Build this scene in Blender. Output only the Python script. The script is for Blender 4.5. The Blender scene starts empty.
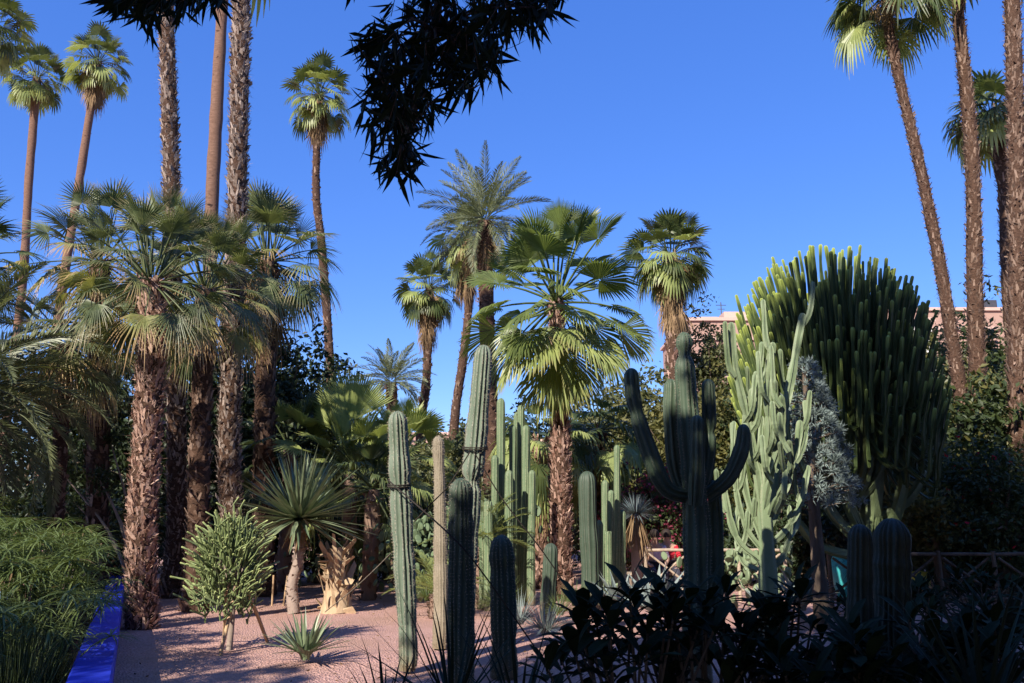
import bpy, math, random
import numpy as np
from mathutils import Vector
R_ = math.radians
# ------------------------------------------------------------------ camera, sky, sun, exposure
scene = bpy.context.scene
COL = scene.collection
PITCH = R_(12.0); FPX = 825.0; EYE = 1.65
cam_d = bpy.data.cameras.new('camera'); cam = bpy.data.objects.new('camera', cam_d); COL.objects.link(cam)
cam.location = (0, 0, EYE); cam.rotation_euler = (math.pi/2 + PITCH, 0, 0)
cam_d.sensor_width = 36; cam_d.lens = 36*FPX/1024; cam_d.clip_end = 3000; cam_d.clip_start = 0.05
scene.camera = cam
SUN_EL = R_(33.0); SX, SY = -0.50, -0.866           # horizontal direction towards the sun
world = bpy.data.worlds.new('World'); scene.world = world; world.use_nodes = True
wn = world.node_tree.nodes; wl = world.node_tree.links
for n in list(wn): wn.remove(n)
wo = wn.new('ShaderNodeOutputWorld'); bg = wn.new('ShaderNodeBackground'); sk = wn.new('ShaderNodeTexSky')
sk.sky_type = 'NISHITA'; sk.sun_disc = False; sk.sun_elevation = SUN_EL
sk.sun_rotation = math.atan2(SX, SY); sk.altitude = 450; sk.air_density = 1.0; sk.dust_density = 0.7; sk.ozone_density = 3.2
hs = wn.new('ShaderNodeHueSaturation'); hs.inputs['Hue'].default_value = 0.513; hs.inputs['Saturation'].default_value = 1.22
wl.new(sk.outputs[0], hs.inputs['Color']); mxs = wn.new('ShaderNodeMix'); mxs.data_type = 'RGBA'; mxs.inputs[0].default_value = .3; mxs.inputs[7].default_value = (.5, 1.75, 7.2, 1)
wl.new(hs.outputs[0], mxs.inputs[6]); wl.new(mxs.outputs[2], bg.inputs['Color']); wl.new(bg.outputs[0], wo.inputs['Surface'])
bg.inputs['Strength'].default_value = 0.11
sun_d = bpy.data.lights.new('sun', 'SUN'); sun_d.energy = 5.0; sun_d.angle = R_(0.5); sun_d.color = (1.0, 0.91, 0.78)
sun = bpy.data.objects.new('sun', sun_d); COL.objects.link(sun); sun.location = (-20, -30, 40)
sd = Vector((SX*math.cos(SUN_EL), SY*math.cos(SUN_EL), math.sin(SUN_EL)))
sun.rotation_euler = sd.to_track_quat('Z', 'Y').to_euler()
scene.view_settings.view_transform = 'Standard'; scene.view_settings.look = 'None'
scene.view_settings.exposure = 0.85; scene.view_settings.gamma = 1.0

# ------------------------------------------------------------------ helpers
def A(*v): return np.array(v, float)
def P(px, py, Y):
    u = (px-512)/FPX; v = (341.5-py)/FPX
    d = A(u, math.cos(PITCH)-v*math.sin(PITCH), math.sin(PITCH)+v*math.cos(PITCH))
    return d*(Y/d[1]) + A(0, 0, EYE)
def unit(v):
    v = np.asarray(v, float); return v/np.maximum(np.linalg.norm(v, axis=-1, keepdims=True), 1e-9)
Zv = A(0, 0, 1)
def rad(wpx, Y): return 0.5*wpx*Y/FPX*1.0

class MB:
    """collects geometry; build() links it as ONE mesh object"""
    def __init__(s): s.V = []; s.F = []; s.M = []; s.Aa = []; s.S = []; s.n = 0
    def add(s, V, F, mi=0, a=0.0, smooth=False):
        V = np.asarray(V, float).reshape(-1, 3); F = np.asarray(F, int)
        if len(F) == 0: return
        s.V.append(V); s.F.append(F + s.n); s.M.append(np.full(len(F), mi)); s.S.append(np.full(len(F), smooth))
        s.Aa.append(np.broadcast_to(np.asarray(a, float), (len(V),)).copy()); s.n += len(V)
    def build(s, name, mats, parent=None):
        V = np.concatenate(s.V); Aa = np.concatenate(s.Aa)
        off = A(*parent.location) if parent is not None else A(0, 0, 0)
        if parent is not None and parent.parent is not None: off = off + A(*parent.parent.location)
        me = bpy.data.meshes.new(name)
        nl = sum(f.size for f in s.F); nf = sum(len(f) for f in s.F)
        me.vertices.add(len(V)); me.vertices.foreach_set('co', (V-off).ravel())
        me.loops.add(nl); me.loops.foreach_set('vertex_index', np.concatenate([f.ravel() for f in s.F]))
        tot = np.concatenate([np.full(len(f), f.shape[1]) for f in s.F])
        st = np.concatenate([[0], np.cumsum(tot)[:-1]])
        me.polygons.add(nf); me.polygons.foreach_set('loop_start', st); me.polygons.foreach_set('loop_total', tot)
        me.polygons.foreach_set('material_index', np.concatenate(s.M)); me.polygons.foreach_set('use_smooth', np.concatenate(s.S))
        at = me.attributes.new('a', 'FLOAT', 'POINT'); at.data.foreach_set('value', Aa)
        me.update(calc_edges=True); me.validate()
        for m in (mats if isinstance(mats, (list, tuple)) else [mats]): me.materials.append(m)
        o = bpy.data.objects.new(name, me); COL.objects.link(o)
        if parent is not None: o.parent = parent
        return o

def tag(o, label=None, cat=None, group=None, kind=None):
    if label: o['label'] = label
    if cat: o['category'] = cat
    if group: o['group'] = group
    if kind: o['kind'] = kind
    return o
def thing(name, label, cat, loc, group=None):
    o = bpy.data.objects.new(name, None); COL.objects.link(o); o.location = tuple(float(c) for c in loc)
    o.empty_display_size = 0.2
    return tag(o, label, cat, group)

# ------------------------------------------------------------------ materials
def nmat(name):
    m = bpy.data.materials.new(name); m.use_nodes = True; nt = m.node_tree
    b = nt.nodes['Principled BSDF']; return m, nt, b, nt.nodes['Material Output']
def mixc(nt, f, a, b):
    n = nt.nodes.new('ShaderNodeMix'); n.data_type = 'RGBA'
    if isinstance(f, (int, float)): n.inputs[0].default_value = f
    else: nt.links.new(f, n.inputs[0])
    for i, c in ((6, a), (7, b)):
        if isinstance(c, (tuple, list)): n.inputs[i].default_value = (*c[:3], 1)
        else: nt.links.new(c, n.inputs[i])
    return n.outputs[2]
def noise(nt, scale, detail=4, rough=.6, stretch=None):
    tc = nt.nodes.new('ShaderNodeTexCoord'); n = nt.nodes.new('ShaderNodeTexNoise')
    n.inputs['Scale'].default_value = scale; n.inputs['Detail'].default_value = detail; n.inputs['Roughness'].default_value = rough
    if stretch:
        mp = nt.nodes.new('ShaderNodeMapping'); mp.inputs['Scale'].default_value = stretch
        nt.links.new(tc.outputs['Object'], mp.inputs[0]); nt.links.new(mp.outputs[0], n.inputs[0])
    else: nt.links.new(tc.outputs['Object'], n.inputs[0])
    return n.outputs['Fac']
def ramp(nt, f, lo, hi):
    m = nt.nodes.new('ShaderNodeMapRange'); m.inputs[1].default_value = lo; m.inputs[2].default_value = hi
    nt.links.new(f, m.inputs[0]); return m.outputs[0]
def attr(nt, name='a'):
    n = nt.nodes.new('ShaderNodeAttribute'); n.attribute_name = name; return n.outputs['Fac']
def island(nt):
    return nt.nodes.new('ShaderNodeNewGeometry').outputs['Random Per Island']
def bump(nt, b, h, strength, dist=.02):
    n = nt.nodes.new('ShaderNodeBump'); n.inputs['Strength'].default_value = strength; n.inputs['Distance'].default_value = dist
    nt.links.new(h, n.inputs['Height']); nt.links.new(n.outputs[0], b.inputs['Normal'])
def leaf(name, c1, c2, tipc=None, tip=(.8, 1.0), rough=.42, trans=.28, spec=.4, nsc=2.0):
    m, nt, b, out = nmat(name)
    c = mixc(nt, island(nt), c1, c2)
    c = mixc(nt, ramp(nt, noise(nt, nsc, 2), .35, .75), c, tuple(x*.7 for x in c1))
    if tipc: c = mixc(nt, ramp(nt, attr(nt), *tip), c, tipc)
    nt.links.new(c, b.inputs['Base Color']); b.inputs['Roughness'].default_value = rough
    b.inputs['Specular IOR Level'].default_value = spec
    if trans:
        t = nt.nodes.new('ShaderNodeBsdfTranslucent'); nt.links.new(mixc(nt, .5, c, (c2[0]*1.6, c2[1]*1.6, c2[2]*.6)), t.inputs[0])
        mx = nt.nodes.new('ShaderNodeMixShader'); mx.inputs[0].default_value = trans
        nt.links.new(b.outputs[0], mx.inputs[1]); nt.links.new(t.outputs[0], mx.inputs[2]); nt.links.new(mx.outputs[0], out.inputs[0])
    return m
def bark(name, c1, c2, scale=8, stretch=(1, 1, 1), isl=.5, bs=.6, rough=.9, c3=None):
    m, nt, b, out = nmat(name)
    nz = noise(nt, scale, 5, .65, stretch)
    c = mixc(nt, ramp(nt, nz, .3, .7), c1, c2)
    if isl: c = mixc(nt, island(nt), c, mixc(nt, .8*isl, c, c3 or tuple(min(1, x*1.5) for x in c2)))
    nt.links.new(c, b.inputs['Base Color']); b.inputs['Roughness'].default_value = rough; b.inputs['Specular IOR Level'].default_value = .15
    bump(nt, b, nz, bs, .03); return m
def cactus_mat(name, base, dark, crest, cs=.6, tipc=None):
    m, nt, b, out = nmat(name)
    c = mixc(nt, ramp(nt, noise(nt, 3, 4), .35, .7), base, dark)
    v = nt.nodes.new('ShaderNodeTexNoise'); v.inputs['Scale'].default_value = 60; v.inputs['Detail'].default_value = 1
    tc = nt.nodes.new('ShaderNodeTexCoord'); nt.links.new(tc.outputs['Object'], v.inputs[0])
    mu = nt.nodes.new('ShaderNodeMath'); mu.operation = 'MULTIPLY'
    nt.links.new(ramp(nt, attr(nt), .72, 1.0), mu.inputs[0]); nt.links.new(ramp(nt, v.outputs['Fac'], .4, .6), mu.inputs[1])
    mu2 = nt.nodes.new('ShaderNodeMath'); mu2.operation = 'MULTIPLY'; mu2.inputs[1].default_value = cs; nt.links.new(mu.outputs[0], mu2.inputs[0])
    c = mixc(nt, mu2.outputs[0], c, crest)
    sx = nt.nodes.new('ShaderNodeSeparateXYZ'); nt.links.new(tc.outputs['Object'], sx.inputs[0])
    ad = nt.nodes.new('ShaderNodeMath'); ad.operation = 'MULTIPLY_ADD'; ad.inputs[1].default_value = -1.1; nt.links.new(sx.outputs[2], ad.inputs[0]); nt.links.new(noise(nt, 7, 4), ad.inputs[2])
    c = mixc(nt, ramp(nt, ad.outputs[0], .1, .55), c, (.17, .13, .085))
    c = mixc(nt, ramp(nt, noise(nt, 9, 5, .7), .68, .78), c, (.2, .15, .09))
    nt.links.new(c, b.inputs['Base Color']); b.inputs['Roughness'].default_value = .55; b.inputs['Specular IOR Level'].default_value = .3
    bump(nt, b, noise(nt, 40, 3), .25, .01); return m
def plain(name, c, rough=.6, var=.25, scale=6, bs=0.0, spec=.3, metal=0):
    m, nt, b, out = nmat(name); nz = noise(nt, scale, 5, .65)
    nt.links.new(mixc(nt, ramp(nt, nz, .3, .75), c, tuple(x*(1-var) for x in c)), b.inputs['Base Color'])
    b.inputs['Roughness'].default_value = rough; b.inputs['Specular IOR Level'].default_value = spec; b.inputs['Metallic'].default_value = metal
    if bs: bump(nt, b, nz, bs, .02)
    return m
M = {}
M['fan'] = leaf('fan_leaf', (.055, .085, .03), (.125, .15, .05), (.30, .22, .09), (.93, 1.05))
M['fan_pale'] = leaf('fan_leaf_pale', (.24, .30, .10), (.34, .38, .13), (.33, .25, .12), (.88, 1.05), trans=.3)
M['fan_hero'] = leaf('fan_leaf_glossy', (.11, .15, .045), (.20, .25, .07), (.30, .22, .09), (.93, 1.05), rough=.38, trans=.34)
M['sabal'] = leaf('drooping_fan_leaf', (.095, .13, .06), (.185, .215, .095), (.40, .31, .17), (.62, 1.0), rough=.45)
M['sabal_dry'] = leaf('drying_fan_leaf', (.20, .23, .08), (.32, .31, .11), (.48, .31, .16), (.4, .85), rough=.6)
M['dead'] = leaf('dead_frond', (.20, .13, .075), (.36, .25, .14), None, rough=.8, trans=.12, spec=.1)
M['date'] = leaf('date_leaflet', (.12, .145, .07), (.21, .23, .12), (.26, .22, .12), (.85, 1.1), rough=.45, trans=.15)
M['date_grey'] = leaf('date_leaflet_grey', (.15, .18, .10), (.24, .26, .15), None, rough=.5, trans=.2)
M['bark_core'] = bark('palm_trunk_fibre', (.035, .02, .014), (.11, .062, .042), 14, (1, 1, 2), isl=0, bs=1)
M['bark_rough'] = bark('rough_palm_bark', (.065, .036, .025), (.145, .085, .06), 10, isl=1.0, c3=(.34, .24, .185))
M['bark_red'] = bark('red_fibre_bark', (.13, .06, .042), (.27, .145, .105), 12, isl=1.0, c3=(.60, .42, .34))
M['bark_grey'] = bark('grey_palm_bark', (.10, .07, .055), (.19, .14, .115), 10, isl=1.0, c3=(.46, .37, .32))
M['bark_ring'] = bark('ringed_palm_bark', (.10, .055, .038), (.235, .14, .10), 7, (1, 1, 7), isl=0)
M['bark_date'] = bark('date_palm_bark', (.09, .055, .04), (.20, .13, .095), 10, isl=.8)
M['bark_tree'] = bark('broadleaf_bark', (.07, .05, .035), (.17, .13, .10), 9, (1, 1, .3), isl=0)
M['bark_pale'] = bark('pale_smooth_bark', (.22, .17, .14), (.36, .29, .24), 6, (1, 1, .4), isl=0, bs=.3)
M['fibre'] = bark('cut_boot_fibre', (.26, .17, .10), (.44, .32, .20), 14, (1, 1, .4), isl=.8, c3=(.52, .40, .27))
M['tree1'] = leaf('broad_leaf', (.035, .055, .018), (.075, .10, .03), None, rough=.5, trans=.25, nsc=.8)
M['tree2'] = leaf('olive_leaf', (.075, .09, .035), (.14, .145, .055), None, rough=.5, trans=.25, nsc=.8)
M['tree3'] = leaf('yellowing_leaf', (.12, .12, .035), (.20, .18, .055), None, rough=.55, trans=.3, nsc=.8)
M['tree4'] = leaf('dark_evergreen_leaf', (.018, .032, .012), (.04, .06, .02), None, rough=.5, trans=.15, nsc=.8)
M['cane_leaf'] = leaf('narrow_leaf', (.014, .026, .008), (.026, .042, .014), None, rough=.6, trans=.06, spec=.12)
M['sedge'] = leaf('sedge_leaf', (.085, .13, .04), (.20, .25, .09), (.2, .2, .09), (.9, 1.1), rough=.45, trans=.25)
M['sword'] = leaf('sword_leaf', (.13, .18, .10), (.24, .28, .165), (.2, .16, .09), (.96, 1.05), rough=.4, trans=.05, nsc=4)
M['sword_shade'] = leaf('shaded_sword_leaf', (.02, .03, .018), (.035, .05, .028), None, spec=.1, rough=.6, trans=.0, nsc=4)  # sword leaf darkened: shade of the foreground put into its colour
M['sword_blue'] = leaf('blue_sword_leaf', (.12, .16, .17), (.20, .25, .26), None, rough=.5, trans=.05, nsc=4)
M['blue_needle'] = leaf('blue_cedar_needle', (.18, .235, .225), (.29, .35, .33), None, rough=.6, trans=.05, spec=.2)
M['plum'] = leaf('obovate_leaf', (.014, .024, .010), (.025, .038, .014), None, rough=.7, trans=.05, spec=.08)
M['agave'] = leaf('grey_agave_leaf', (.16, .20, .19), (.22, .26, .24), None, rough=.55, trans=0)
M['magenta'] = leaf('magenta_bract', (.30, .06, .10), (.20, .05, .08), None, rough=.6, trans=.3, spec=.1)
M['red_fl'] = leaf('red_petal', (.6, .02, .05), (.45, .01, .04), None, rough=.6, trans=.3, spec=.1)
M['litter'] = leaf('dry_leaf', (.14, .08, .04), (.26, .17, .09), None, rough=.9, trans=0, spec=.1)
M['spine'] = plain('pale_spine', (.42, .36, .28), .8, .3, 30)
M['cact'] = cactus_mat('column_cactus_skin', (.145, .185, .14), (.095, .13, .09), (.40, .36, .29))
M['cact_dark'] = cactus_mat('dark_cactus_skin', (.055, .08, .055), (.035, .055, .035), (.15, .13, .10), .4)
M['cact_shade'] = cactus_mat('shaded_cactus_skin', (.03, .042, .028), (.02, .03, .018), (.10, .09, .07), .3)  # near-black copy of the dark skin, deep shade put into its colour
M['cact_grn'] = cactus_mat('green_cactus_skin', (.13, .18, .10), (.09, .135, .07), (.40, .38, .24))
M['cact_brn'] = cactus_mat('brown_cactus_skin', (.24, .205, .15), (.17, .145, .10), (.42, .34, .26), .8)
M['cact_big'] = cactus_mat('tree_cactus_skin', (.065, .098, .062), (.04, .065, .04), (.20, .18, .13), .35)
M['euph_pale'] = cactus_mat('pale_spurge_skin', (.19, .24, .14), (.13, .18, .095), (.30, .27, .18), .5)
def euph_mat(name, c1, c2, tipc, lo=.8):
    m, nt, b, out = nmat(name)
    c = mixc(nt, ramp(nt, noise(nt, 3, 4), .35, .7), c1, c2)
    c = mixc(nt, island(nt), c, mixc(nt, .45, c, (.10, .13, .03)))
    c = mixc(nt, ramp(nt, attr(nt), lo, 1.0), c, tipc)
    nt.links.new(c, b.inputs['Base Color']); b.inputs['Roughness'].default_value = .5; b.inputs['Specular IOR Level'].default_value = .3
    bump(nt, b, noise(nt, 30, 3), .3, .01); return m
M['euph'] = euph_mat('candelabra_spurge_skin', (.030, .052, .02), (.05, .078, .028), (.27, .33, .07), .66)
M['euph_limb'] = euph_mat('spurge_limb_skin', (.10, .14, .07), (.16, .20, .11), (.12, .16, .08), .7)
M['euph_small'] = euph_mat('milk_spurge_skin', (.17, .22, .10), (.24, .29, .13), (.34, .38, .15), .5)
M['wood'] = plain('raw_stake_wood', (.50, .34, .20), .8, .35, 20, .3)
M['rail'] = plain('rustic_rail_wood', (.42, .33, .25), .85, .4, 12, .4)
M['rope'] = plain('dark_rope', (.035, .028, .022), .95, .4, 40, .4)
M['rope_lt'] = plain('light_rope', (.18, .15, .12), .95, .4, 40, .4)
M['white'] = plain('white_plaster', (.78, .76, .72), .8, .1, 3)
M['glass'] = plain('dark_window_glass', (.03, .035, .04), .12, .2, 2, 0, .5)
M['skin'] = plain('human_skin', (.45, .27, .19), .6, .1); M['hair'] = plain('dark_hair', (.03, .02, .015), .7, .2)
M['pinkcloth'] = plain('pale_pink_cloth', (.75, .55, .60), .9, .15); M['redcloth'] = plain('red_cloth', (.62, .03, .05), .9, .15)
M['darkcloth'] = plain('dark_trousers', (.05, .05, .07), .9, .2)
M['turq'] = plain('turquoise_glaze', (.05, .36, .38), .35, .3, 8); M['yellow'] = plain('yellow_paint', (.70, .52, .06), .5, .2, 8)
M['terra'] = plain('terracotta', (.42, .17, .08), .8, .3, 8); M['cobalt'] = plain('cobalt_paint', (.022, .05, .62), .6, .45, 2.2, .3)
M['metal'] = plain('dull_metal', (.10, .10, .11), .5, .3, 5, 0, .4, .6)

# ------------------------------------------------------------------ shape builders
def smooth_path(pts, n):
    p = np.array([A(*q) for q in pts]); m = len(p)
    if m == 2:
        t = np.linspace(0, 1, n)[:, None]; return p[0]*(1-t)+p[1]*t
    ext = np.vstack([2*p[0]-p[1], p, 2*p[-1]-p[-2]]); out = []
    seg = np.linalg.norm(np.diff(p, axis=0), axis=1); cum = np.concatenate([[0], np.cumsum(seg)])
    for s in np.linspace(0, cum[-1], n):
        i = min(int(np.searchsorted(cum, s, side='right')-1), m-2); t = (s-cum[i])/max(seg[i], 1e-9)
        a, b, c, d = ext[i:i+4]
        out.append(.5*((2*b)+(-a+c)*t+(2*a-5*b+4*c-d)*t*t+(-a+3*b-3*c+d)*t**3))
    return np.array(out)
def frames(path):
    t = unit(np.gradient(path, axis=0)); ref = A(0.02, 1, 0.03) if abs(t[0, 1]) < .9 else A(1, 0, 0)
    s = unit(np.cross(t, ref)); b = np.cross(t, s); return t, s, b
def tube(mb, path, radii, sides=8, mi=0, jit=0, rng=None, cap=True, smooth=True, a=0.0):
    path = np.asarray(path, float); n = len(path); t, s, b = frames(path)
    radii = np.broadcast_to(np.asarray(radii, float), (n,)); th = np.arange(sides)*2*math.pi/sides
    rr = radii[:, None]*np.ones(sides)
    if jit: rr = rr*(1+jit*(rng.random((n, sides))-.5)*2)
    V = path[:, None, :] + rr[..., None]*(np.cos(th)[None, :, None]*s[:, None, :]+np.sin(th)[None, :, None]*b[:, None, :])
    V = V.reshape(-1, 3); i = np.arange(n-1)[:, None]*sides; j = np.arange(sides)[None]; k = (j+1) % sides
    F = np.stack([i+j, i+k, i+sides+k, i+sides+j], -1).reshape(-1, 4)
    aa = np.repeat(np.broadcast_to(np.asarray(a, float), (n,)), sides)
    mb.add(V, F, mi, aa, smooth)
    if cap:
        c = np.array([path[0], path[-1]]); o = np.vstack([V[:sides], V[-sides:], c])
        F1 = [[2*sides, (q+1) % sides, q] for q in range(sides)]+[[2*sides+1, sides+q, sides+(q+1) % sides] for q in range(sides)]
        mb.add(o, F1, mi, np.concatenate([np.full(sides, aa[0]), np.full(sides, aa[-1]), [aa[0], aa[-1]]]), smooth)
def box(mb, c, size, rz=0, mi=0, tilt=None):
    x, y, z = [v/2 for v in size]
    V = np.array([(sx*x, sy*y, sz*z) for sx in (-1, 1) for sy in (-1, 1) for sz in (-1, 1)])
    if rz: cs, sn = math.cos(rz), math.sin(rz); V = V @ np.array([[cs, sn, 0], [-sn, cs, 0], [0, 0, 1]])
    mb.add(V+A(*c), [[0, 1, 3, 2], [4, 6, 7, 5], [0, 4, 5, 1], [2, 3, 7, 6], [0, 2, 6, 4], [1, 5, 7, 3]], mi)
def ribbed(mb, path, radii, ribs=12, depth=.22, mi=0, tip_attr=False, sub=2, pts_per=4):
    """column with ribs; path ends in a rounded tip. attribute a = 1 on rib crests (or length fraction)"""
    path = np.asarray(path, float); n = len(path); t, s, b = frames(path); radii = np.asarray(radii, float)
    k = ribs*pts_per; th = np.arange(k)*2*math.pi/k
    w = np.abs(np.cos(th*ribs/2))**1.15                  # 1 on crest, 0 in groove
    prof = (1-depth)+depth*w
    ln = np.concatenate([[0], np.cumsum(np.linalg.norm(np.diff(path, axis=0), axis=1))])[:, None]; R0 = float(radii.max())
    tw = th[None]+(2*math.pi/ribs)*(.16*np.sin(ln/(R0*5)+3*th[None])+.12*np.sin(ln/(R0*2.3)+5*th[None]+path[0, 0]*9))
    V = path[:, None, :]+(radii[:, None]*prof[None])[..., None]*(np.cos(tw)[..., None]*s[:, None]+np.sin(tw)[..., None]*b[:, None])
    i = np.arange(n-1)[:, None]*k; j = np.arange(k)[None]; q = (j+1) % k
    F = np.stack([i+j, i+q, i+k+q, i+k+j], -1).reshape(-1, 4)
    at = np.repeat(np.linspace(0, 1, n), k) if tip_attr else np.tile(w, n)
    mb.add(V.reshape(-1, 3), F, mi, at, pts_per > 2)
    return V, s, b
def rounded(path, r, tip=.9, neck=None):
    """radii with a domed tip; inserts extra rings near the end"""
    path = np.asarray(path, float); L = np.concatenate([[0], np.cumsum(np.linalg.norm(np.diff(path, axis=0), axis=1))])
    tot = L[-1]; r = np.broadcast_to(np.asarray(r, float), (len(path),)); rt = r[-1]*1.3
    s = np.concatenate([L[L < tot-rt], tot-rt*(1-np.sin(np.linspace(0, math.pi/2, 7)))])
    out = np.stack([np.interp(s, L, path[:, c]) for c in range(3)], 1); rr = np.interp(s, L, r)
    u = np.clip((s-(tot-rt))/rt, 0, 1); rr = rr*np.sqrt(np.maximum(1-u*u, .0004))
    return out, rr
def column(mb, pts, r, ribs=12, depth=.22, mi=0, n=24, wob=.04, rng=None, necks=(), tip_attr=False, pts_per=4, base_taper=1.0, spines=None):
    path = smooth_path(pts, n); rr = np.full(n, float(r)) if np.isscalar(r) else np.interp(np.linspace(0, 1, n), np.linspace(0, 1, len(r)), r)
    if rng is not None: rr = rr*(1+wob*np.convolve(rng.normal(size=n+4), np.ones(5)/5, 'valid')*1.5)
    u = np.linspace(0, 1, n)
    for c in necks: rr = rr*(1-.46*np.exp(-((u-c)/.02)**2))
    if base_taper < 1: rr = rr*(base_taper+(1-base_taper)*np.clip(u/.12, 0, 1))
    p, q = rounded(path, rr); V, S, B = ribbed(mb, p, q, ribs, depth, mi, tip_attr, pts_per=pts_per)
    if spines is not None: add_spines(spines, p, V[:, ::pts_per], rng or np.random.default_rng(1))

def add_spines(mb, p, C, rng, gap=.035, L=.022):
    ln = np.concatenate([[0], np.cumsum(np.linalg.norm(np.diff(p, axis=0), axis=1))]); s = np.arange(.05, ln[-1]-.005, gap)
    for j in range(C.shape[1]):
        ss = s+rng.random(len(s))*gap*.4; q = np.stack([np.interp(ss, ln, C[:, j, k]) for k in range(3)], 1); ax = np.stack([np.interp(ss, ln, p[:, k]) for k in range(3)], 1)
        o = unit(q-ax); k = 4; Q = np.repeat(q-o*.002, k, 0); d = unit(np.repeat(o, k, 0)+.75*rng.normal(size=(len(Q), 3))); l = L*(.5+rng.random((len(Q), 1))); w = unit(np.cross(d, rng.normal(size=d.shape)))*.0022
        V = np.stack([Q-w, Q+w, Q+d*l], 1).reshape(-1, 3); mb.add(V, np.arange(len(Q))[:, None]*3+np.arange(3)[None], 0)
def fan_leaf(mb, o, az, el, pet, R, ns=28, span=118, vf=.25, tip=.5, rec=.25, split=.5, mi=0, pm=None, rng=None, pr=.014, roll=0, sag=.35, mid=True, rfold=.35):
    o = A(*o); ca, sa = math.cos(az), math.sin(az); a0 = A(math.cos(el)*ca, math.cos(el)*sa, math.sin(el))
    t = np.linspace(0, 1, 5)[:, None]; pth = o+a0*pet*t-Zv*pet*sag*.5*t*t*max(.15, math.cos(el))
    if pm is not None and pet > .05: tube(mb, pth, np.linspace(pr*1.5, pr*.8, 5), 4, pm, cap=False)
    a = unit(pth[-1]-pth[-2]); s = A(-sa, ca, 0); n = np.cross(a, s) if np.cross(a, s)[2] > 0 else -np.cross(a, s)
    s = s*math.cos(roll)+n*math.sin(roll); n = np.cross(a, s); n = n if n[2]*math.cos(roll) >= 0 else -n
    th = np.radians(np.linspace(-span, span, ns)); dth = th[1]-th[0]
    RR = R*(.70+.30*np.cos(th*.75))*(1+.05*rng.normal(size=ns)); f = np.array([.04, split, split+(1-split)*.55, 1.0])
    d = np.cos(th)[:, None]*a+np.sin(th)[:, None]*s+(np.abs(np.sin(th))*vf)[:, None]*n; d = unit(d)
    c = -np.sin(th)[:, None]*a+np.cos(th)[:, None]*s
    r = RR[:, None]*f[None]; w = np.stack([r[:, 0]*dth*.5, r[:, 1]*dth*.52, r[:, 1]*dth*.36, r[:, 1]*dth*.04], 1)
    ctr = pth[-1]+r[..., None]*d[:, None]
    q = (r/R); ctr = ctr-n*(rec*R*q**2*np.cos(th*.5)[:, None])[..., None]
    g = np.clip((q-split*.7)/(1-split*.7), 0, 1)**1.6*tip*(1+.25*rng.normal(size=ns))[:, None]
    hor = d.copy(); hor[:, 2] = 0
    ctr = ctr-g[..., None]*R*.55*Zv-(g*R*.30)[..., None]*hor[:, None]
    fo = w*rfold*2
    Lf = ctr-w[..., None]*c[:, None]; Rt = ctr+w[..., None]*c[:, None]; at = np.broadcast_to(f, (ns, 4))
    if mid:
        Md = ctr+fo[..., None]*n; V = np.stack([Lf, Md, Rt], 2).reshape(-1, 3)    # seg,station,3
        b = (np.arange(ns)*12)[:, None, None]+(np.arange(3)*3)[None, :, None]
        F = np.concatenate([np.stack([b, b+1, b+4, b+3], -1).reshape(-1, 4), np.stack([b+1, b+2, b+5, b+4], -1).reshape(-1, 4)])
        mb.add(V, F, mi, np.repeat(at.ravel(), 3))
    else:
        V = np.stack([Lf, Rt], 2).reshape(-1, 3); b = (np.arange(ns)*8)[:, None]+(np.arange(3)*2)[None]
        mb.add(V, np.stack([b, b+1, b+3, b+2], -1).reshape(-1, 4), mi, np.repeat(at.ravel(), 2))
def pinnate(mb, o, az, el, L, npair=40, ll=.3, arc=1.2, vf=.35, mi=0, pm=None, rng=None, w=.012, roll=0, rr=.018, start=.12, sagl=.1, ang=48):
    o = A(*o); n = 14; u = np.linspace(0, 1, n); e = el-arc*u**1.3; h = A(math.cos(az), math.sin(az), 0)
    dd = np.cos(e)[:, None]*h+np.sin(e)[:, None]*Zv; pth = o+np.concatenate([[A(0, 0, 0)], np.cumsum((dd[1:]+dd[:-1])*.5*L/(n-1), 0)])
    if pm is not None: tube(mb, pth, np.linspace(rr, rr*.25, n), 4, pm, cap=False)
    t = np.linspace(start, 1, npair); pc = np.stack([np.interp(t, u, pth[:, k]) for k in range(3)], 1)
    tg = unit(np.stack([np.interp(t, u, dd[:, k]) for k in range(3)], 1)); side = np.cross(h, Zv); up = unit(np.cross(side, tg)); 
    side = side*math.cos(roll)+up*math.sin(roll); up = unit(np.cross(side, tg))
    ln = ll*np.clip(np.sin(np.pi*(t*.80+.14)), .15, 1)
    for sg in (-1, 1):
        an = np.radians(ang-14*t+rng.normal(size=npair)*4)
        d = unit(np.cos(an)[:, None]*tg+np.sin(an)[:, None]*side*sg+up*(vf+.12*rng.normal(size=npair))[:, None])
        l = ln*(1+.08*rng.normal(size=npair)); tip = pc+d*l[:, None]-Zv*(sagl*l)[:, None]; m = pc+d*(l*.45)[:, None]
        wv = unit(np.cross(d, up))*w; V = np.stack([pc, m+wv, tip, m-wv], 1).reshape(-1, 3)
        F = np.arange(npair)[:, None]*4+np.arange(4)[None]; mb.add(V, F, mi, np.tile([0, .4, 1, .4], npair))
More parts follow.
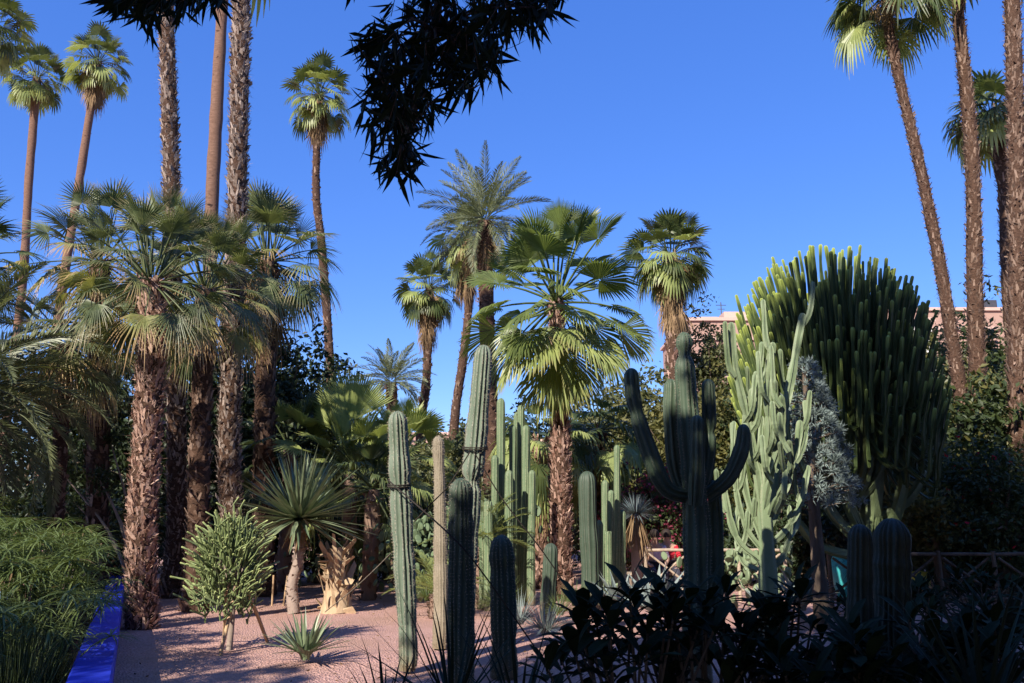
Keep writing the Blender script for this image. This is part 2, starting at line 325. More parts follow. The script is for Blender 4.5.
def leaves(mb, pos, size, rng, mi=0, asp=.45, nrm=None, nb=.5, down=0.0, dirs=None):
    n = len(pos); d = rng.normal(size=(n, 3)) if dirs is None else dirs+.35*rng.normal(size=(n, 3)); d[:, 2] -= down; d = unit(d)
    q = rng.normal(size=(n, 3)); 
    if nrm is not None: q = q+nrm*nb*2
    s = unit(np.cross(d, q)); nn = np.cross(s, d); l = size*(.7+.6*rng.random(n))[:, None]
    V = np.stack([pos, pos+d*l*.45+s*l*asp*.5+nn*l*.06, pos+d*l-nn*l*.05, pos+d*l*.45-s*l*asp*.5+nn*l*.06], 1).reshape(-1, 3)
    F = np.arange(n)[:, None]*4+np.arange(4)[None]; mb.add(V, F, mi, np.tile([0, .5, 1, .5], n))
def blob_points(rng, c, r, nclump, per, cr, shell=.55, zmin=None, power=1.0):
    """leaf positions in clumps spread through an ellipsoid, thicker towards its skin"""
    d = unit(rng.normal(size=(nclump, 3))); rad_ = (shell+(1-shell)*rng.random(nclump))**power
    cc = A(*c)+d*A(*r)*rad_[:, None]*(1+.12*rng.normal(size=nclump))[:, None]
    if zmin is not None: cc = cc[cc[:, 2] > zmin]; 
    sz = cr*(.5+1.0*rng.random(len(cc)))
    k = unit(rng.normal(size=(len(cc), per, 3)))*(rng.random((len(cc), per))**.5)[..., None]*sz[:, None, None]*A(1, 1, .7)
    pos = (cc[:, None]+k).reshape(-1, 3); return cc, pos, unit(k.reshape(-1, 3)+A(0, 0, .3))
def sword(mb, o, az, el, L, w, mi=0, bend=.15, a1=1.0, fold=.35, rng=None, seg=5):
    o = A(*o); u = np.linspace(0, 1, seg); h = A(math.cos(az), math.sin(az), 0); e = el-bend*u**1.5
    dd = np.cos(e)[:, None]*h+np.sin(e)[:, None]*Zv; p = o+np.concatenate([[A(0, 0, 0)], np.cumsum((dd[1:]+dd[:-1])*.5*L/(seg-1), 0)])
    s = A(-h[1], h[0], 0); up = np.cross(s, dd); up = np.where(up[:, 2:3] < 0, -up, up)
    ww = w*.5*np.array([.75, 1, .85, .5, .02]) if seg == 5 else w*.5*np.clip(np.sin(np.pi*(u*.85+.15)), .02, 1)
    V = np.stack([p-ww[:, None]*s+up*ww[:, None]*fold, p, p+ww[:, None]*s+up*ww[:, None]*fold], 1).reshape(-1, 3)
    b = (np.arange(seg-1)*3)[:, None]; F = np.concatenate([np.concatenate([b, b+1, b+4, b+3], 1), np.concatenate([b+1, b+2, b+5, b+4], 1)])
    mb.add(V, F, mi, np.repeat(u, 3))
def rosette(mb, o, n, L, w, e0, e1, rng, mi=0, bend=.15, core=.05, fold=.35):
    for i in range(n):
        u = (i+.5)/n; az = i*2.39996+rng.normal()*.15; el = e0+(e1-e0)*u**.85+rng.normal()*.06
        sword(mb, A(*o)+A(math.cos(az), math.sin(az), 0)*core+Zv*core*2*u, az, el, L*(.8+.25*rng.random()), w, mi, bend*(.5+rng.random()), fold=fold, rng=rng)
def boots(mb, path, radii, n, w, h, out, rng, mi=0, up=.6, t0=0, t1=1, mis=None):
    path = np.asarray(path); m = len(path); L = np.concatenate([[0], np.cumsum(np.linalg.norm(np.diff(path, axis=0), axis=1))]); T, S, B = frames(path)
    radii = np.broadcast_to(np.asarray(radii, float), (m,)); tot = L[-1]
    u = t0+(t1-t0)*(np.arange(n)+.5*rng.random(n))/n; s = u*tot
    g = lambda X: np.stack([np.interp(s, L, X[:, k]) for k in range(3)], 1)
    c = g(path); t = unit(g(T)); sx = unit(g(S)); by = np.cross(t, sx); r = np.interp(s, L, radii)
    th = np.arange(n)*2.39996+rng.normal(size=n)*.45; no = np.cos(th)[:, None]*sx+np.sin(th)[:, None]*by; ta = np.cross(t, no)
    ww = w*(.45+.8*rng.random(n))[:, None]; hh = h*(.35+1.2*rng.random(n))[:, None]; oo = out*(.45+.9*rng.random(n)**1.5)[:, None]
    ta2 = ta+.6*rng.normal(size=(n, 1))*t; b0 = c+no*(r*.9)[:, None]
    tip = b0+no*oo+t*hh*up*(.75+.45*rng.normal(size=(n, 1)))+ta*ww*.6*rng.normal(size=(n, 1)); th_ = no*ww*.18-t*ww*.12
    V = np.stack([b0-ta2*ww*.5-t*hh*.2, b0+ta2*ww*.5-t*hh*.2, b0+ta2*ww*.5-t*hh*.2+t*.25*ww, b0-ta2*ww*.5-t*hh*.2+t*.25*ww,
                  tip-ta2*ww*.3-th_*.3, tip+ta2*ww*.3-th_*.3, tip+ta2*ww*.3+t*.12*ww, tip-ta2*ww*.3+t*.12*ww], 1).reshape(-1, 3)
    base = (np.arange(n)*8)[:, None]
    fc = [[0, 1, 5, 4], [3, 7, 6, 2], [0, 4, 7, 3], [1, 2, 6, 5], [4, 5, 6, 7]]
    for q in fc: mb.add(V if q is fc[0] else np.zeros((0, 3)), np.zeros((0, 4), int)) if False else None
    mb.add(V, np.concatenate([base+np.array(q)[None] for q in fc]), mi, 0.3)

# ------------------------------------------------------------------ palms
def palm_trunk(path, r0, r1, style, rng, flare=1.3, n=None, nb=None, mi_top=None):
    n = n or 30; p = smooth_path(path, n); u = np.linspace(0, 1, n); L = np.linalg.norm(p[-1]-p[0])
    r = r0+(r1-r0)*u; r = r*(1+(flare-1)*np.exp(-u*L/.45)); mb = MB()
    tube(mb, p, r*(1+.04*rng.normal(size=n))*(1 if style == 'ring' else .93), 14, 0 if style == 'ring' else 1, .06, rng)
    rm = float(np.mean(r))
    if style == 'boots':
        k = int((nb or int(L*34))*2.0); boots(mb, p, r*.95, k, rm*.40, rm*.55, rm*.30, rng, 0, up=1.1)
    elif style == 'heavy':
        k = int((nb or int(L*46))*3.6); boots(mb, p, r*.95, k, rm*.30, rm*.52, rm*.36, rng, 0, up=1.1)
        k = int(k*.9); j = rng.random(k)*(n-1.01); ji = j.astype(int); cc = p[ji]*(1-(j-ji))[:, None]+p[ji+1]*(j-ji)[:, None]; th = rng.random(k)*6.283; no = np.stack([np.cos(th), np.sin(th), 0*th], 1)
        q0 = cc+no*(r[ji]*1.02)[:, None]; q1 = q0+no*rm*(.12+.45*rng.random((k, 1)))+rng.normal(size=(k, 3))*rm*.18-Zv*rm*(.7*rng.random((k, 1))-.15); w_ = np.cross(unit(q1-q0), no+.3)*.006
        mb.add(np.stack([q0-w_, q0+w_, q1], 1).reshape(-1, 3), np.arange(k)[:, None]*3+np.arange(3)[None], 0)
    elif style == 'date':
        k = nb or int(L*60); boots(mb, p, r, k, rm*.42, rm*.3, rm*.22, rng, 0, up=.5)
    elif style == 'ring':
        k = nb or int(L*5); boots(mb, p, r, k, rm*.5, rm*.3, rm*.12, rng, 0, up=.5)
    return mb, p, r
def fan_crown(c, rng, n=44, pt=None, aim=None, R=.85, pet=.9, e_top=82, e_bot=-50, ns=26, tip=.6, mats=0, pale=1, pale_from=.72, mid=True, split=.5, rec=.25, rm=.2, span=118, pw=.9, pr=.014, pmi=0, side=None):
    mb = MB()
    for i in range(n):
        u = (i+.5)/n; az = i*2.39996+rng.normal()*.2; el = R_(e_top+(e_bot-e_top)*u**pw+rng.normal()*6)
        l = (pet*(.65+.5*u) if pt is None else pt+(pet-pt)*u)*(1+.14*rng.normal()); o = A(*c)+A(math.cos(az), math.sin(az), 0)*rm*.6+Zv*(.25*(1-u)-.1)
        fan_leaf(mb, o, az, el, l, R*(.75+.3*rng.random()) if u > .12 else R*.7, ns, span if u > .12 else 60, .3 if u < .5 else .1, tip*(.4+u), rec, split,
                 pale if (u > pale_from and rng.random() < .6) else 0, pmi, rng, pr, rng.normal()*.35, mid=mid)
    return mb
def skirt(c, rng, n=40, L=1.0, R=.7, rm=.2, depth=1.2, ns=12, e0=-62, e1=-86):
    mb = MB()
    for i in range(n):
        u = (i+.5)/n; az = i*2.39996+rng.normal()*.3; el = R_(e0+(e1-e0)*min(1, u*1.5)+rng.normal()*5)
        o = A(*c)+A(math.cos(az), math.sin(az), 0)*rm*(1.0)-Zv*(depth*u)
        fan_leaf(mb, o, az, el, L*(.35+.3*rng.random()), R*(.6+.5*rng.random()), ns, 45+20*rng.random(), .5, .9, .1, .35, 0, 0, rng, .012, rng.normal()*.4, mid=False)
    return mb
def fan_palm(name, label, path, r0, r1, style, bark_m, crown_kw=None, skirt_kw=None, seed=1, cat='palm tree', group=None, leafm=('fan', 'fan_pale'), flare=1.3, nb=None, extra=None, n=30):
    rng = np.random.default_rng(seed); base = A(*path[0]); t = thing(name, label, cat, base, group)
    mb, p, r = palm_trunk(path, r0, r1, style, rng, flare, n, nb); mb.build('trunk', [M[bark_m], M['bark_core']], t)
    if crown_kw is not None:
        cm = fan_crown(p[-1], rng, **dict(dict(rm=r1), **crown_kw))
        if extra: extra(cm, p[-1], rng)
        cm.build('crown', [M[leafm[0]], M[leafm[1]]], t)
    if skirt_kw is not None: skirt(p[-1], rng, rm=r1, **skirt_kw).build('dead_frond_skirt', M['dead'], t)
    return t
def date_palm(name, label, path, r0, r1, seed, n=60, L=2.6, npair=50, ll=.35, e_top=80, e_bot=-35, arc=1.2, leafm='date', cat='palm tree', w=.012, hang=0, style='date', bark_m='bark_date', group=None):
    rng = np.random.default_rng(seed); t = thing(name, label, cat, A(*path[0]), group)
    mb, p, r = palm_trunk(path, r0, r1, style, rng, 1.25); mb.build('trunk', [M[bark_m], M['bark_core']], t); cm = MB()
    for i in range(n):
        u = (i+.5)/n; az = i*2.39996+rng.normal()*.15; el = R_(e_top+(e_bot-e_top)*u**.9+rng.normal()*4)
        o = p[-1]+A(math.cos(az), math.sin(az), 0)*r1*.6+Zv*(.3*(1-u))
        pinnate(cm, o, az, el, L*(.85+.25*rng.random()), npair, ll, arc*(.5+.6*u), .3, 0, 0, rng, w, rng.normal()*.5)
    cm.build('crown', M[leafm], t)
    if hang:
        hb = MB()
        for i in range(hang):
            az = i*2.4; pinnate(hb, p[-1]-Zv*(.2+.5*rng.random()), az, R_(-55+rng.normal()*10), L*.7, npair//2, ll*.7, .5, .1, 0, 0, rng, w, rng.normal()*.8)
        hb.build('dead_frond_skirt', M['dead'], t)
    return t
def broad_tree(name, label, x, y, h, r, zc, seed, nclump=260, per=34, cr=.45, size=.16, mat='tree1', cat='tree', bark_m='bark_tree', tr=.14, group=None, shell=.45, limbs=9, asp=.5, mat2=None, frac2=0, flowers=None):
    rng = np.random.default_rng(seed); t = thing(name, label, cat, (x, y, 0), group); c = A(x, y, zc)
    cc, pos, nr = blob_points(rng, c, r, nclump, per, cr, shell, zmin=.15); tb = MB()
    top = A(x+.1*r[0]*rng.normal(), y, max(zc-.2*r[2], .4)); pth = smooth_path([A(x, y, 0), A(x+.05*rng.normal(), y, top[2]*.5), top], 8)
    tube(tb, pth, np.linspace(tr*1.2, tr*.7, 8), 9, 0, .06, rng)
    for i in range(limbs):
        e = cc[rng.integers(len(cc))]; s = pth[int(3+rng.integers(5))]; mpt = (s+e)/2+A(0, 0, .15*np.linalg.norm(e-s))
        tube(tb, smooth_path([s, mpt, e], 7), np.linspace(tr*.5, tr*.1, 7), 6, 0, .05, rng)
    tb.build('trunk', M[bark_m], t); cb = MB(); leaves(cb, pos, size, rng, 0, asp, nr)
    if mat2:
        k = rng.random(len(cc)) < frac2; sel = np.repeat(k, per); leaves(cb, pos[sel]+nr[sel]*.05, size, rng, 1, asp, nr[sel])
    cb.build('crown', [M[mat]]+([M[mat2]] if mat2 else []), t)
    if flowers:
        fb = MB(); k = rng.integers(len(pos), size=flowers[1]); leaves(fb, pos[k]+nr[k]*.1, flowers[2], rng, 0, .8, nr[k]); fb.build('flowers', M[flowers[0]], t)
    return t
def spurge(mbL, mbA, base, C, rr, trunk_z, n_tip, n_sub, r_arm, r_limb, L, rng, ribs=5, lo=-.1, nring=9, inner=.22, pw=.75, jit=.05, lean=.10):
    base = A(*base); C = A(*C); rr = A(*rr); tt = A(base[0], base[1], trunk_z)
    i = np.arange(n_sub); zz = 1-(i+.5)/n_sub*(1-.1); ph = i*2.39996; ring = np.sqrt(1-zz**2)
    sub = np.stack([ring*np.cos(ph), ring*np.sin(ph), zz-.30], 1)*rr*.52+C
    for q in sub:
        s = tt+A(0, 0, (rng.random()-.3)*.5*rr[2]*.25); m = A(q[0]*.75+s[0]*.25, q[1]*.75+s[1]*.25, s[2]*.65+q[2]*.35)
        p = smooth_path([s-Zv*.05, m, q], 8); ribbed(mbL, p, np.linspace(r_limb, r_arm*1.15, 8), ribs, .25, 0, pts_per=2)
    i = np.arange(n_tip); zz = 1-(i+.5)/n_tip*(1-lo); ph = i*2.39996*1.0; ring = np.sqrt(np.clip(1-zz**2, 0, 1))
    D = np.stack([ring**pw*np.cos(ph), ring**pw*np.sin(ph), np.sign(zz)*np.abs(zz)**.85], 1)+jit*rng.normal(size=(n_tip, 3))
    sc = np.where(rng.random(n_tip) < inner, .72+.15*rng.random(n_tip), .95+.08*rng.random(n_tip)); tips = C+D*rr*sc[:, None]
    for tpt in tips:
        Lk = L*(.7+.6*rng.random()); k = np.argmin(np.linalg.norm((sub-(tpt-Zv*Lk*.9))*A(1, 1, .6), axis=1)); q = sub[k]
        lean_ = (tpt-C)*A(1, 1, 0)*lean+jit*.4*rng.normal(size=3)*A(*rr)*A(1, 1, 0); low = tpt-Zv*Lk*.8-lean_; m = low*.8+q*.2; m[2] = min(low[2], tpt[2]-.2*Lk)-.05*Lk
        qq = q.copy(); qq[2] = min(q[2], tpt[2]-.5*Lk)
        p = smooth_path([qq, m, low+Zv*Lk*.35, tpt], nring); rad_ = r_arm*(.75+.5*rng.random())*(1+.16*np.sin(np.linspace(0, 17, nring)+rng.random()*6))
        p2, r2 = rounded(p, rad_); Lc = np.concatenate([[0], np.cumsum(np.linalg.norm(np.diff(p2, axis=0), axis=1))])
        n0 = mbA.n; ribbed(mbA, p2, r2, ribs, .38, 0, True, pts_per=2)
        aa = np.clip(1-(Lc[-1]-Lc)/(max(L*.55, .12)), 0, 1); mbA.Aa[-1][:] = np.repeat(aa, ribs*2)
def G(px, py):
    d = P(px, py, 1.0)-A(0, 0, EYE); t = -EYE/d[2]; return A(d[0]*t, d[1]*t, 0)
def col_to(px, py, Y, zb=0.0):
    q = P(px, py, Y); return A(q[0], Y, zb)
# ------------------------------------------------------------------ ground, water, wall
m, nt, b, out = nmat('pink_gravel'); M['gravel'] = m
tc = nt.nodes.new('ShaderNodeTexCoord')
def vor(scale, outn='Color'):
    v = nt.nodes.new('ShaderNodeTexVoronoi'); v.inputs['Scale'].default_value = scale; nt.links.new(tc.outputs['Object'], v.inputs[0]); return v.outputs[outn]
sep = nt.nodes.new('ShaderNodeSeparateColor'); nt.links.new(vor(38), sep.inputs[0])
c = mixc(nt, sep.outputs[0], (.44, .25, .215), (.62, .39, .335))
c = mixc(nt, ramp(nt, noise(nt, .7, 5), .4, .75), c, (.42, .26, .20))
c = mixc(nt, ramp(nt, noise(nt, 5, 5), .55, .8), c, (.50, .32, .27))
nt.links.new(c, b.inputs['Base Color']); b.inputs['Roughness'].default_value = .95; b.inputs['Specular IOR Level'].default_value = .1
bump(nt, b, vor(38, 'Distance'), .9, .03)
mb = MB(); S = 600.0
n = 60; gx = np.concatenate([[-S, -120], np.linspace(-40, 40, 81), [120, S]]); gy = np.concatenate([[-S, -60], np.linspace(-20, 60, 81), [140, S]])
X, Yg = np.meshgrid(gx, gy); rg = np.random.default_rng(3)
Z = (rg.random(X.shape)*.03-.03)*((np.abs(X) < 40) & (Yg > -20) & (Yg < 60))
V = np.stack([X, Yg, Z], -1).reshape(-1, 3); w = len(gx); i = (np.arange(len(gy)-1)*w)[:, None]+np.arange(w-1)[None]
mb.add(V, np.stack([i, i+1, i+w+1, i+w], -1).reshape(-1, 4), 0, 0, True)
tag(mb.build('ground', M['gravel']), kind='structure')
# water basin left of the blue wall
m, nt, b, out = nmat('basin_water'); M['water'] = m
b.inputs['Base Color'].default_value = (.012, .018, .010, 1); b.inputs['Roughness'].default_value = .06; bump(nt, b, noise(nt, 5, 3), .12, .02)
W0, W1 = A(-2.22, 4.0, 0), A(-9.25, 19.7, 0)
wd = unit(W1-W0); wn_ = A(-wd[1], wd[0], 0)
wn_ = wn_ if wn_[0] < 0 else -wn_
mb = MB(); q = [W0+wn_*.0, W1+wn_*.0, W1+wn_*3.6, W0+wn_*3.6]
mb.add([v+A(0, 0, .05) for v in q], [[0, 3, 2, 1]]); wat = mb.build('water', M['water']); tag(wat, kind='structure')
def wall_seg(mb, a, b_, w, h, z0=-.05, mi=0, nseg=24, bev=.02):
    d = unit(b_-a); s = A(d[1], -d[0], 0); t = np.linspace(0, 1, nseg+1)
    pr = [(-w/2, z0), (-w/2, h-bev), (-w/2+bev, h), (w/2-bev, h), (w/2, h-bev), (w/2, z0)]
    V = np.array([[a*(1-k)+b_*k+s*x+A(0, 0, z) for x, z in pr] for k in t]).reshape(-1, 3); m_ = len(pr)
    F = [[i*m_+j, i*m_+j+1, (i+1)*m_+j+1, (i+1)*m_+j] for i in range(nseg) for j in range(m_-1)]
    mb.add(V, F, mi); mb.add(V, [list(range(m_))], mi); mb.add(V, [list(range(nseg*m_, nseg*m_+m_))[::-1]], mi)
mb = MB(); wall_seg(mb, W0-wn_*.17, W1-wn_*.17, .34, .36)
tag(mb.build('garden_wall', M['cobalt']), 'low cobalt blue wall running back along the pink gravel beside the water', 'wall')
mb = MB(); wall_seg(mb, W0+wn_*3.6, W1+wn_*3.6, .3, .36)
tag(mb.build('garden_wall', M['cobalt']), 'far blue kerb of the water basin, hidden behind the umbrella sedge', 'wall')

# ------------------------------------------------------------------ pink building far behind
def building(name, label, x0, x1, Y, ztop, wins, storeys, extra=None, col='pinkwall'):
    t = thing(name, label, 'building', (x0, Y, 0)); mb = MB(); D = 14
    box(mb, ((x0+x1)/2, Y+D/2, ztop/2), (x1-x0, D, ztop)); mb.build('wall', M[col], t)
    mb = MB(); box(mb, ((x0+x1)/2, Y-.12, ztop-1.7), (x1-x0+.3, .24, .3)); mb.build('string_course', M['pinktrim'], t)
    mb = MB(); box(mb, ((x0+x1)/2, Y+D/2, ztop+.15), (x1-x0+.5, D+.5, .3)); mb.build('roof_edge', M['pinktrim'], t)
    for (wx, wz) in wins:
        mb = MB(); box(mb, (wx, Y-.03, wz), (1.5, .1, 1.9)); w_ = mb.build('window', M['glass'], t)
        mb = MB()
        for dx, dz, sx, sz in ((-.8, 0, .12, 2.1), (.8, 0, .12, 2.1), (0, 1.0, 1.72, .12), (0, -1.0, 1.8, .14)): box(mb, (wx+dx, Y-.12, wz+dz), (sx, .2, sz))
        mb.build('frame', M['pinktrim'], w_)
    return t
M['pinkwall'] = plain('pink_rendered_wall', (.36, .23, .185), .9, .18, .5, .3); M['pinktrim'] = plain('pale_pink_trim', (.50, .35, .29), .9, .12, 1)
YB = 75.0
xl = P(690, 330, YB)[0]; xr = P(750, 330, YB)[0]; zt = P(700, 321, YB)[2]
wins = [(P(703, 350, YB)[0], zt-4.3), (P(728, 350, YB)[0], zt-4.3), (P(703, 350, YB)[0], zt-8), (P(728, 350, YB)[0], zt-8)]
bt = building('apartment_building', 'pink rendered apartment block with dark window behind the slender tree and thin roof aerial', xl, xr+2, YB, zt, wins, 4)
mb = MB(); ax = P(730, 318, YB)[0]; tube(mb, [A(ax, YB+3, zt), A(ax, YB+3, zt+2.6)], .05, 6); tube(mb, [A(ax-.5, YB+3, zt+2.3), A(ax+.5, YB+3, zt+2.3)], .035, 5)
tube(mb, [A(ax-.35, YB+3, zt+1.9), A(ax+.35, YB+3, zt+1.9)], .03, 5); mb.build('aerial', M['metal'], bt)
mb = MB(); box(mb, (P(741, 320, YB)[0], YB+2, zt+.7), (2.6, 2, .9)); box(mb, (P(712, 320, YB)[0], YB+2, zt+.45), (1.6, 2, .4)); mb.build('roof_vent', M['pinktrim'], bt)
xl = P(880, 330, YB)[0]; xr = P(1120, 330, YB)[0]; zt = P(1000, 311, YB)[2]
wins = [(P(x, 350, YB)[0], zt-dz) for x in (900, 928, 962, 992, 1018) for dz in (4.6, 8.4)]
bt = building('apartment_building', 'long pink building with dark rooftop water tank behind the right hand palm trunks', xl, xr, YB, zt, wins, 4)
mb = MB(); qx = P(997, 303, YB)[0]; box(mb, (qx, YB+2, zt+.9), (1.5, 1.5, 1.0)); box(mb, (qx-.55, YB+2, zt+.35), (.15, 1.2, .6)); box(mb, (qx+.55, YB+2, zt+.35), (.15, 1.2, .6)); mb.build('water_tank', M['metal'], bt)
YC = 95.0; xl = P(424, 433, YC)[0]; xr = P(462, 433, YC)[0]; zt = P(430, 435, YC)[2]
building('low_house', 'small pink house just showing between two distant palm trunks left of centre', xl-3, xr, YC, zt, [((xl+xr)/2, zt-2.5)], 2)
YW = 40.0; mb = MB(); t = thing('white_house', 'white rendered house glimpsed in gaps through the candelabra spurge', 'building', (P(905, 350, YW)[0], YW, 0))
x0 = P(872, 330, YW)[0]; x1 = P(932, 330, YW)[0]; zt = P(900, 322, YW)[2]
box(mb, ((x0+x1)/2, YW+3, zt/2), (x1-x0, 6, zt)); mb.build('wall', M['white'], t)
for k, wx in enumerate((x0+.8, (x0+x1)/2, x1-.8)):
    mb = MB(); box(mb, (wx, YW-.02, zt-2.2), (.8, .08, 1.3)); mb.build('window', M['glass'], t)
mb = MB(); box(mb, ((x0+x1)/2, YW+3, zt+.1), (x1-x0+.3, 6.3, .2)); mb.build('roof_edge', M['pinktrim'], t)

# ------------------------------------------------------------------ tall palms (seen against the sky)
def pth(Y, *pts, zb=0.0, bx=None):
    """base on the ground, then pixel waypoints from low to high"""
    q = P(pts[0][0] if bx is None else bx, pts[0][1], Y); return [A(q[0], Y, zb)]+[P(a, b_, Y) for a, b_ in pts]
far = dict(n=50, R=.84, pet=.95, pt=1.0, ns=18, mid=False, tip=.45, e_bot=-66, pw=1.15, pale_from=.4, rec=.2, split=.55, span=100)
fan_palm('fan_palm', 'tall slim fan palm with round crown, second from the left edge', pth(40, (20, 310), (29, 180), (37, 78)), rad(9, 40), rad(8, 40), 'ring', 'bark_ring', far, dict(n=22, L=.5, R=.6, depth=.5), 11, n=40)
fan_palm('fan_palm', 'tall fan palm leaning right with a thick straw skirt at the upper left', pth(38, (58, 320), (78, 190), (98, 62)), rad(10, 38), rad(8, 38), 'ring', 'bark_ring', far, dict(n=60, L=.7, R=.75, depth=1.6), 12, n=40)
fan_palm('fan_palm', 'fan palm whose crown is cut by the top left corner of the photo', pth(30, (-22, 300), (-16, 150), (-10, 24)), rad(9, 30), rad(8, 30), 'ring', 'bark_ring', far, dict(n=30, L=.6, R=.7, depth=1.0), 13, n=40)
fan_palm('fan_palm', 'solitary tall palm with shaggy trunk and straw skirt left of the hanging branch', pth(35, (331, 400), (322, 250), (316, 190), (319, 95)), rad(11, 35), rad(8, 35), 'boots', 'bark_rough', far, dict(n=60, L=.6, R=.75, depth=1.5), 14, nb=420, n=40)
fan_palm('fan_palm', 'fan palm with straw skirt left of the feathery date palm, thicker below', pth(40, (421, 430), (426, 385), (428, 340), (429, 288)), rad(12, 40), rad(8, 40), 'boots', 'bark_rough', dict(far, R=.9), dict(n=70, L=.7, R=.8, depth=2.2), 15, nb=300, n=40)
fan_palm('fan_palm', 'leaning fan palm partly hidden behind the feathery date palm crown', pth(36, (454, 430), (463, 360), (469, 300), (467, 240)), rad(11, 36), rad(8, 36), 'boots', 'bark_rough', dict(far, R=.95, e_bot=-70), dict(n=70, L=.7, R=.8, depth=2.0), 16, nb=350, n=40)
fan_palm('fan_palm', 'fan palm with long straw skirt standing between the glossy palm and the pink building', pth(30, (674, 430), (672, 340), (671, 255)), rad(15, 30), rad(14, 30), 'boots', 'bark_red', dict(far, n=52, R=1.0, pet=.75, e_bot=-68, ns=22), dict(n=90, L=.6, R=.75, depth=2.2), 17, nb=300, n=40)
date_palm('date_palm', 'tall feathery date palm with thick patterned trunk left of the centre palm', pth(28, (491, 440), (487, 330), (485, 222)), rad(17, 28), rad(16, 28), 21, n=56, L=2.35, npair=58, ll=.42, e_top=86, e_bot=-42, arc=.95, leafm='date', w=.013, hang=26)
date_palm('date_palm', 'small distant greyish date palm low in the sky between trunks left of centre', pth(38, (392, 430), (391, 383)), rad(14, 38), rad(12, 38), 22, n=44, L=1.9, npair=34, ll=.35, e_top=82, e_bot=-20, arc=1.1, leafm='date_grey', w=.02)
# trunks running out of the top of the frame, left
up = dict(n=34, R=1.0, pet=.8, ns=16, mid=False, e_bot=-50)
fan_palm('fan_palm', 'shaggy grey palm trunk rising behind the dark twigs at the top left', pth(18, (177, 500), (172, 215), (167, 40), (163, -60), (160, -140)), rad(20, 18), rad(15, 18), 'heavy', 'bark_grey', up, dict(n=20, L=.5, R=.6, depth=.8), 31, flare=1.2, nb=820, n=50)
fan_palm('fan_palm', 'smooth reddish slim palm trunk between two shaggy trunks on the left', pth(25, (205, 400), (212, 200), (222, 10), (229, -120)), rad(16, 25), rad(11, 25), 'ring', 'bark_ring', up, None, 32, n=50)
fan_palm('fan_palm', 'thick shaggy palm trunk with smooth flared foot behind the staked sapling', pth(17, (233, 560), (229, 440), (236, 240), (241, 20), (243, -100)), rad(22, 17), rad(18, 17), 'heavy', 'bark_grey', up, dict(n=20, L=.5, R=.6, depth=.8), 33, flare=1.75, nb=860, n=50)
# right hand group
rg_ = dict(n=40, R=.95, pet=.95, ns=30, mid=True, e_bot=-38, tip=.5, pale_from=.6)
fan_palm('fan_palm', 'slanting palm with spiky dark boots, leftmost of the right hand palm group', pth(20, (968, 450), (946, 300), (925, 190), (903, 95), (889, 30), (886, -8)), rad(15, 20), rad(10, 20), 'heavy', 'bark_rough', rg_, dict(n=8, L=.5, R=.5, depth=.3), 41, flare=1.1, nb=560, n=50)
fan_palm('fan_palm', 'tall palm trunk smooth above and shaggy below, second in the right hand group', pth(21, (982, 450), (975, 300), (972, 160), (958, 10), (952, -80)), rad(20, 21), rad(11, 21), 'heavy', 'bark_rough', dict(up, n=40, pet=1.1), None, 42, flare=1.1, nb=560, n=50)
fan_palm('fan_palm', 'dark crowned shorter palm standing behind the two rightmost trunks', pth(27, (1012, 330), (1005, 190), (990, 112)), rad(16, 27), rad(15, 27), 'heavy', 'bark_rough', dict(n=46, R=1.0, pet=.85, ns=20, mid=False, e_bot=-50), None, 43, flare=1.1, nb=320, n=40)
fan_palm('fan_palm', 'thick palm trunk at the right edge of the photo', pth(19, (1019, 420), (1017, 200), (1013, 20), (1010, -100)), rad(20, 19), rad(15, 19), 'heavy', 'bark_rough', dict(up, n=40, pet=1.1), None, 44, flare=1.1, nb=760, n=50)

# ------------------------------------------------------------------ centre palm
YL = 17.5
def hero(cm, c, rng):
    # big pale pleated fans hanging toward the viewer
    for px, py, azd, el, pet, R, roll in ((548, 395, -118, -38, .75, 1.45, .1), (610, 400, -52, -36, .85, 1.45, -.1), (520, 400, -150, -46, 1.0, 1.25, .3), (585, 430, -85, -66, .95, 1.3, 0),
                                (640, 360, -10, -18, 1.4, .95, -.6), (500, 350, 190, -18, 1.4, .95, .6), (560, 470, -110, -76, 1.3, 1.1, 0), (625, 440, -40, -66, 1.2, 1.1, 0)):
        fan_leaf(cm, A(*c)-Zv*.15, R_(azd), R_(el), pet, R, 46, 64, .10, .28, .10, .80, 1, 0, rng, .02, roll, .1)
fan_palm('fan_palm', 'glossy green fan palm with big pleated leaves at the centre of the garden', [col_to(560, 560, YL)]+[P(a, b_, YL) for a, b_ in ((560, 480), (560, 400), (556, 303))], rad(23, YL), rad(15, YL), 'heavy', 'bark_red',
         dict(n=36, R=.92, pt=1.55, pet=1.2, ns=44, mid=True, e_top=86, e_bot=-30, tip=.30, split=.62, rec=.12, pale_from=.8, rm=.1, span=122, pr=.02, pw=.95), None, 51, leafm=('fan_hero', 'fan_pale'), flare=1.15, nb=460, extra=hero, n=40)
fan_palm('fan_palm', 'shorter palm behind the centre palm, trunk wrapped in hanging straw', [col_to(540, 560, 20.5)]+[P(a, b_, 20.5) for a, b_ in ((540, 520), (541, 445))], rad(24, 20.5), rad(20, 20.5), 'heavy', 'bark_red',
         dict(n=30, R=.8, pet=.8, ns=26, mid=False, e_top=70, e_bot=-40, tip=.9, pale_from=.4), dict(n=60, L=.5, R=.7, depth=1.3), 52, nb=260)
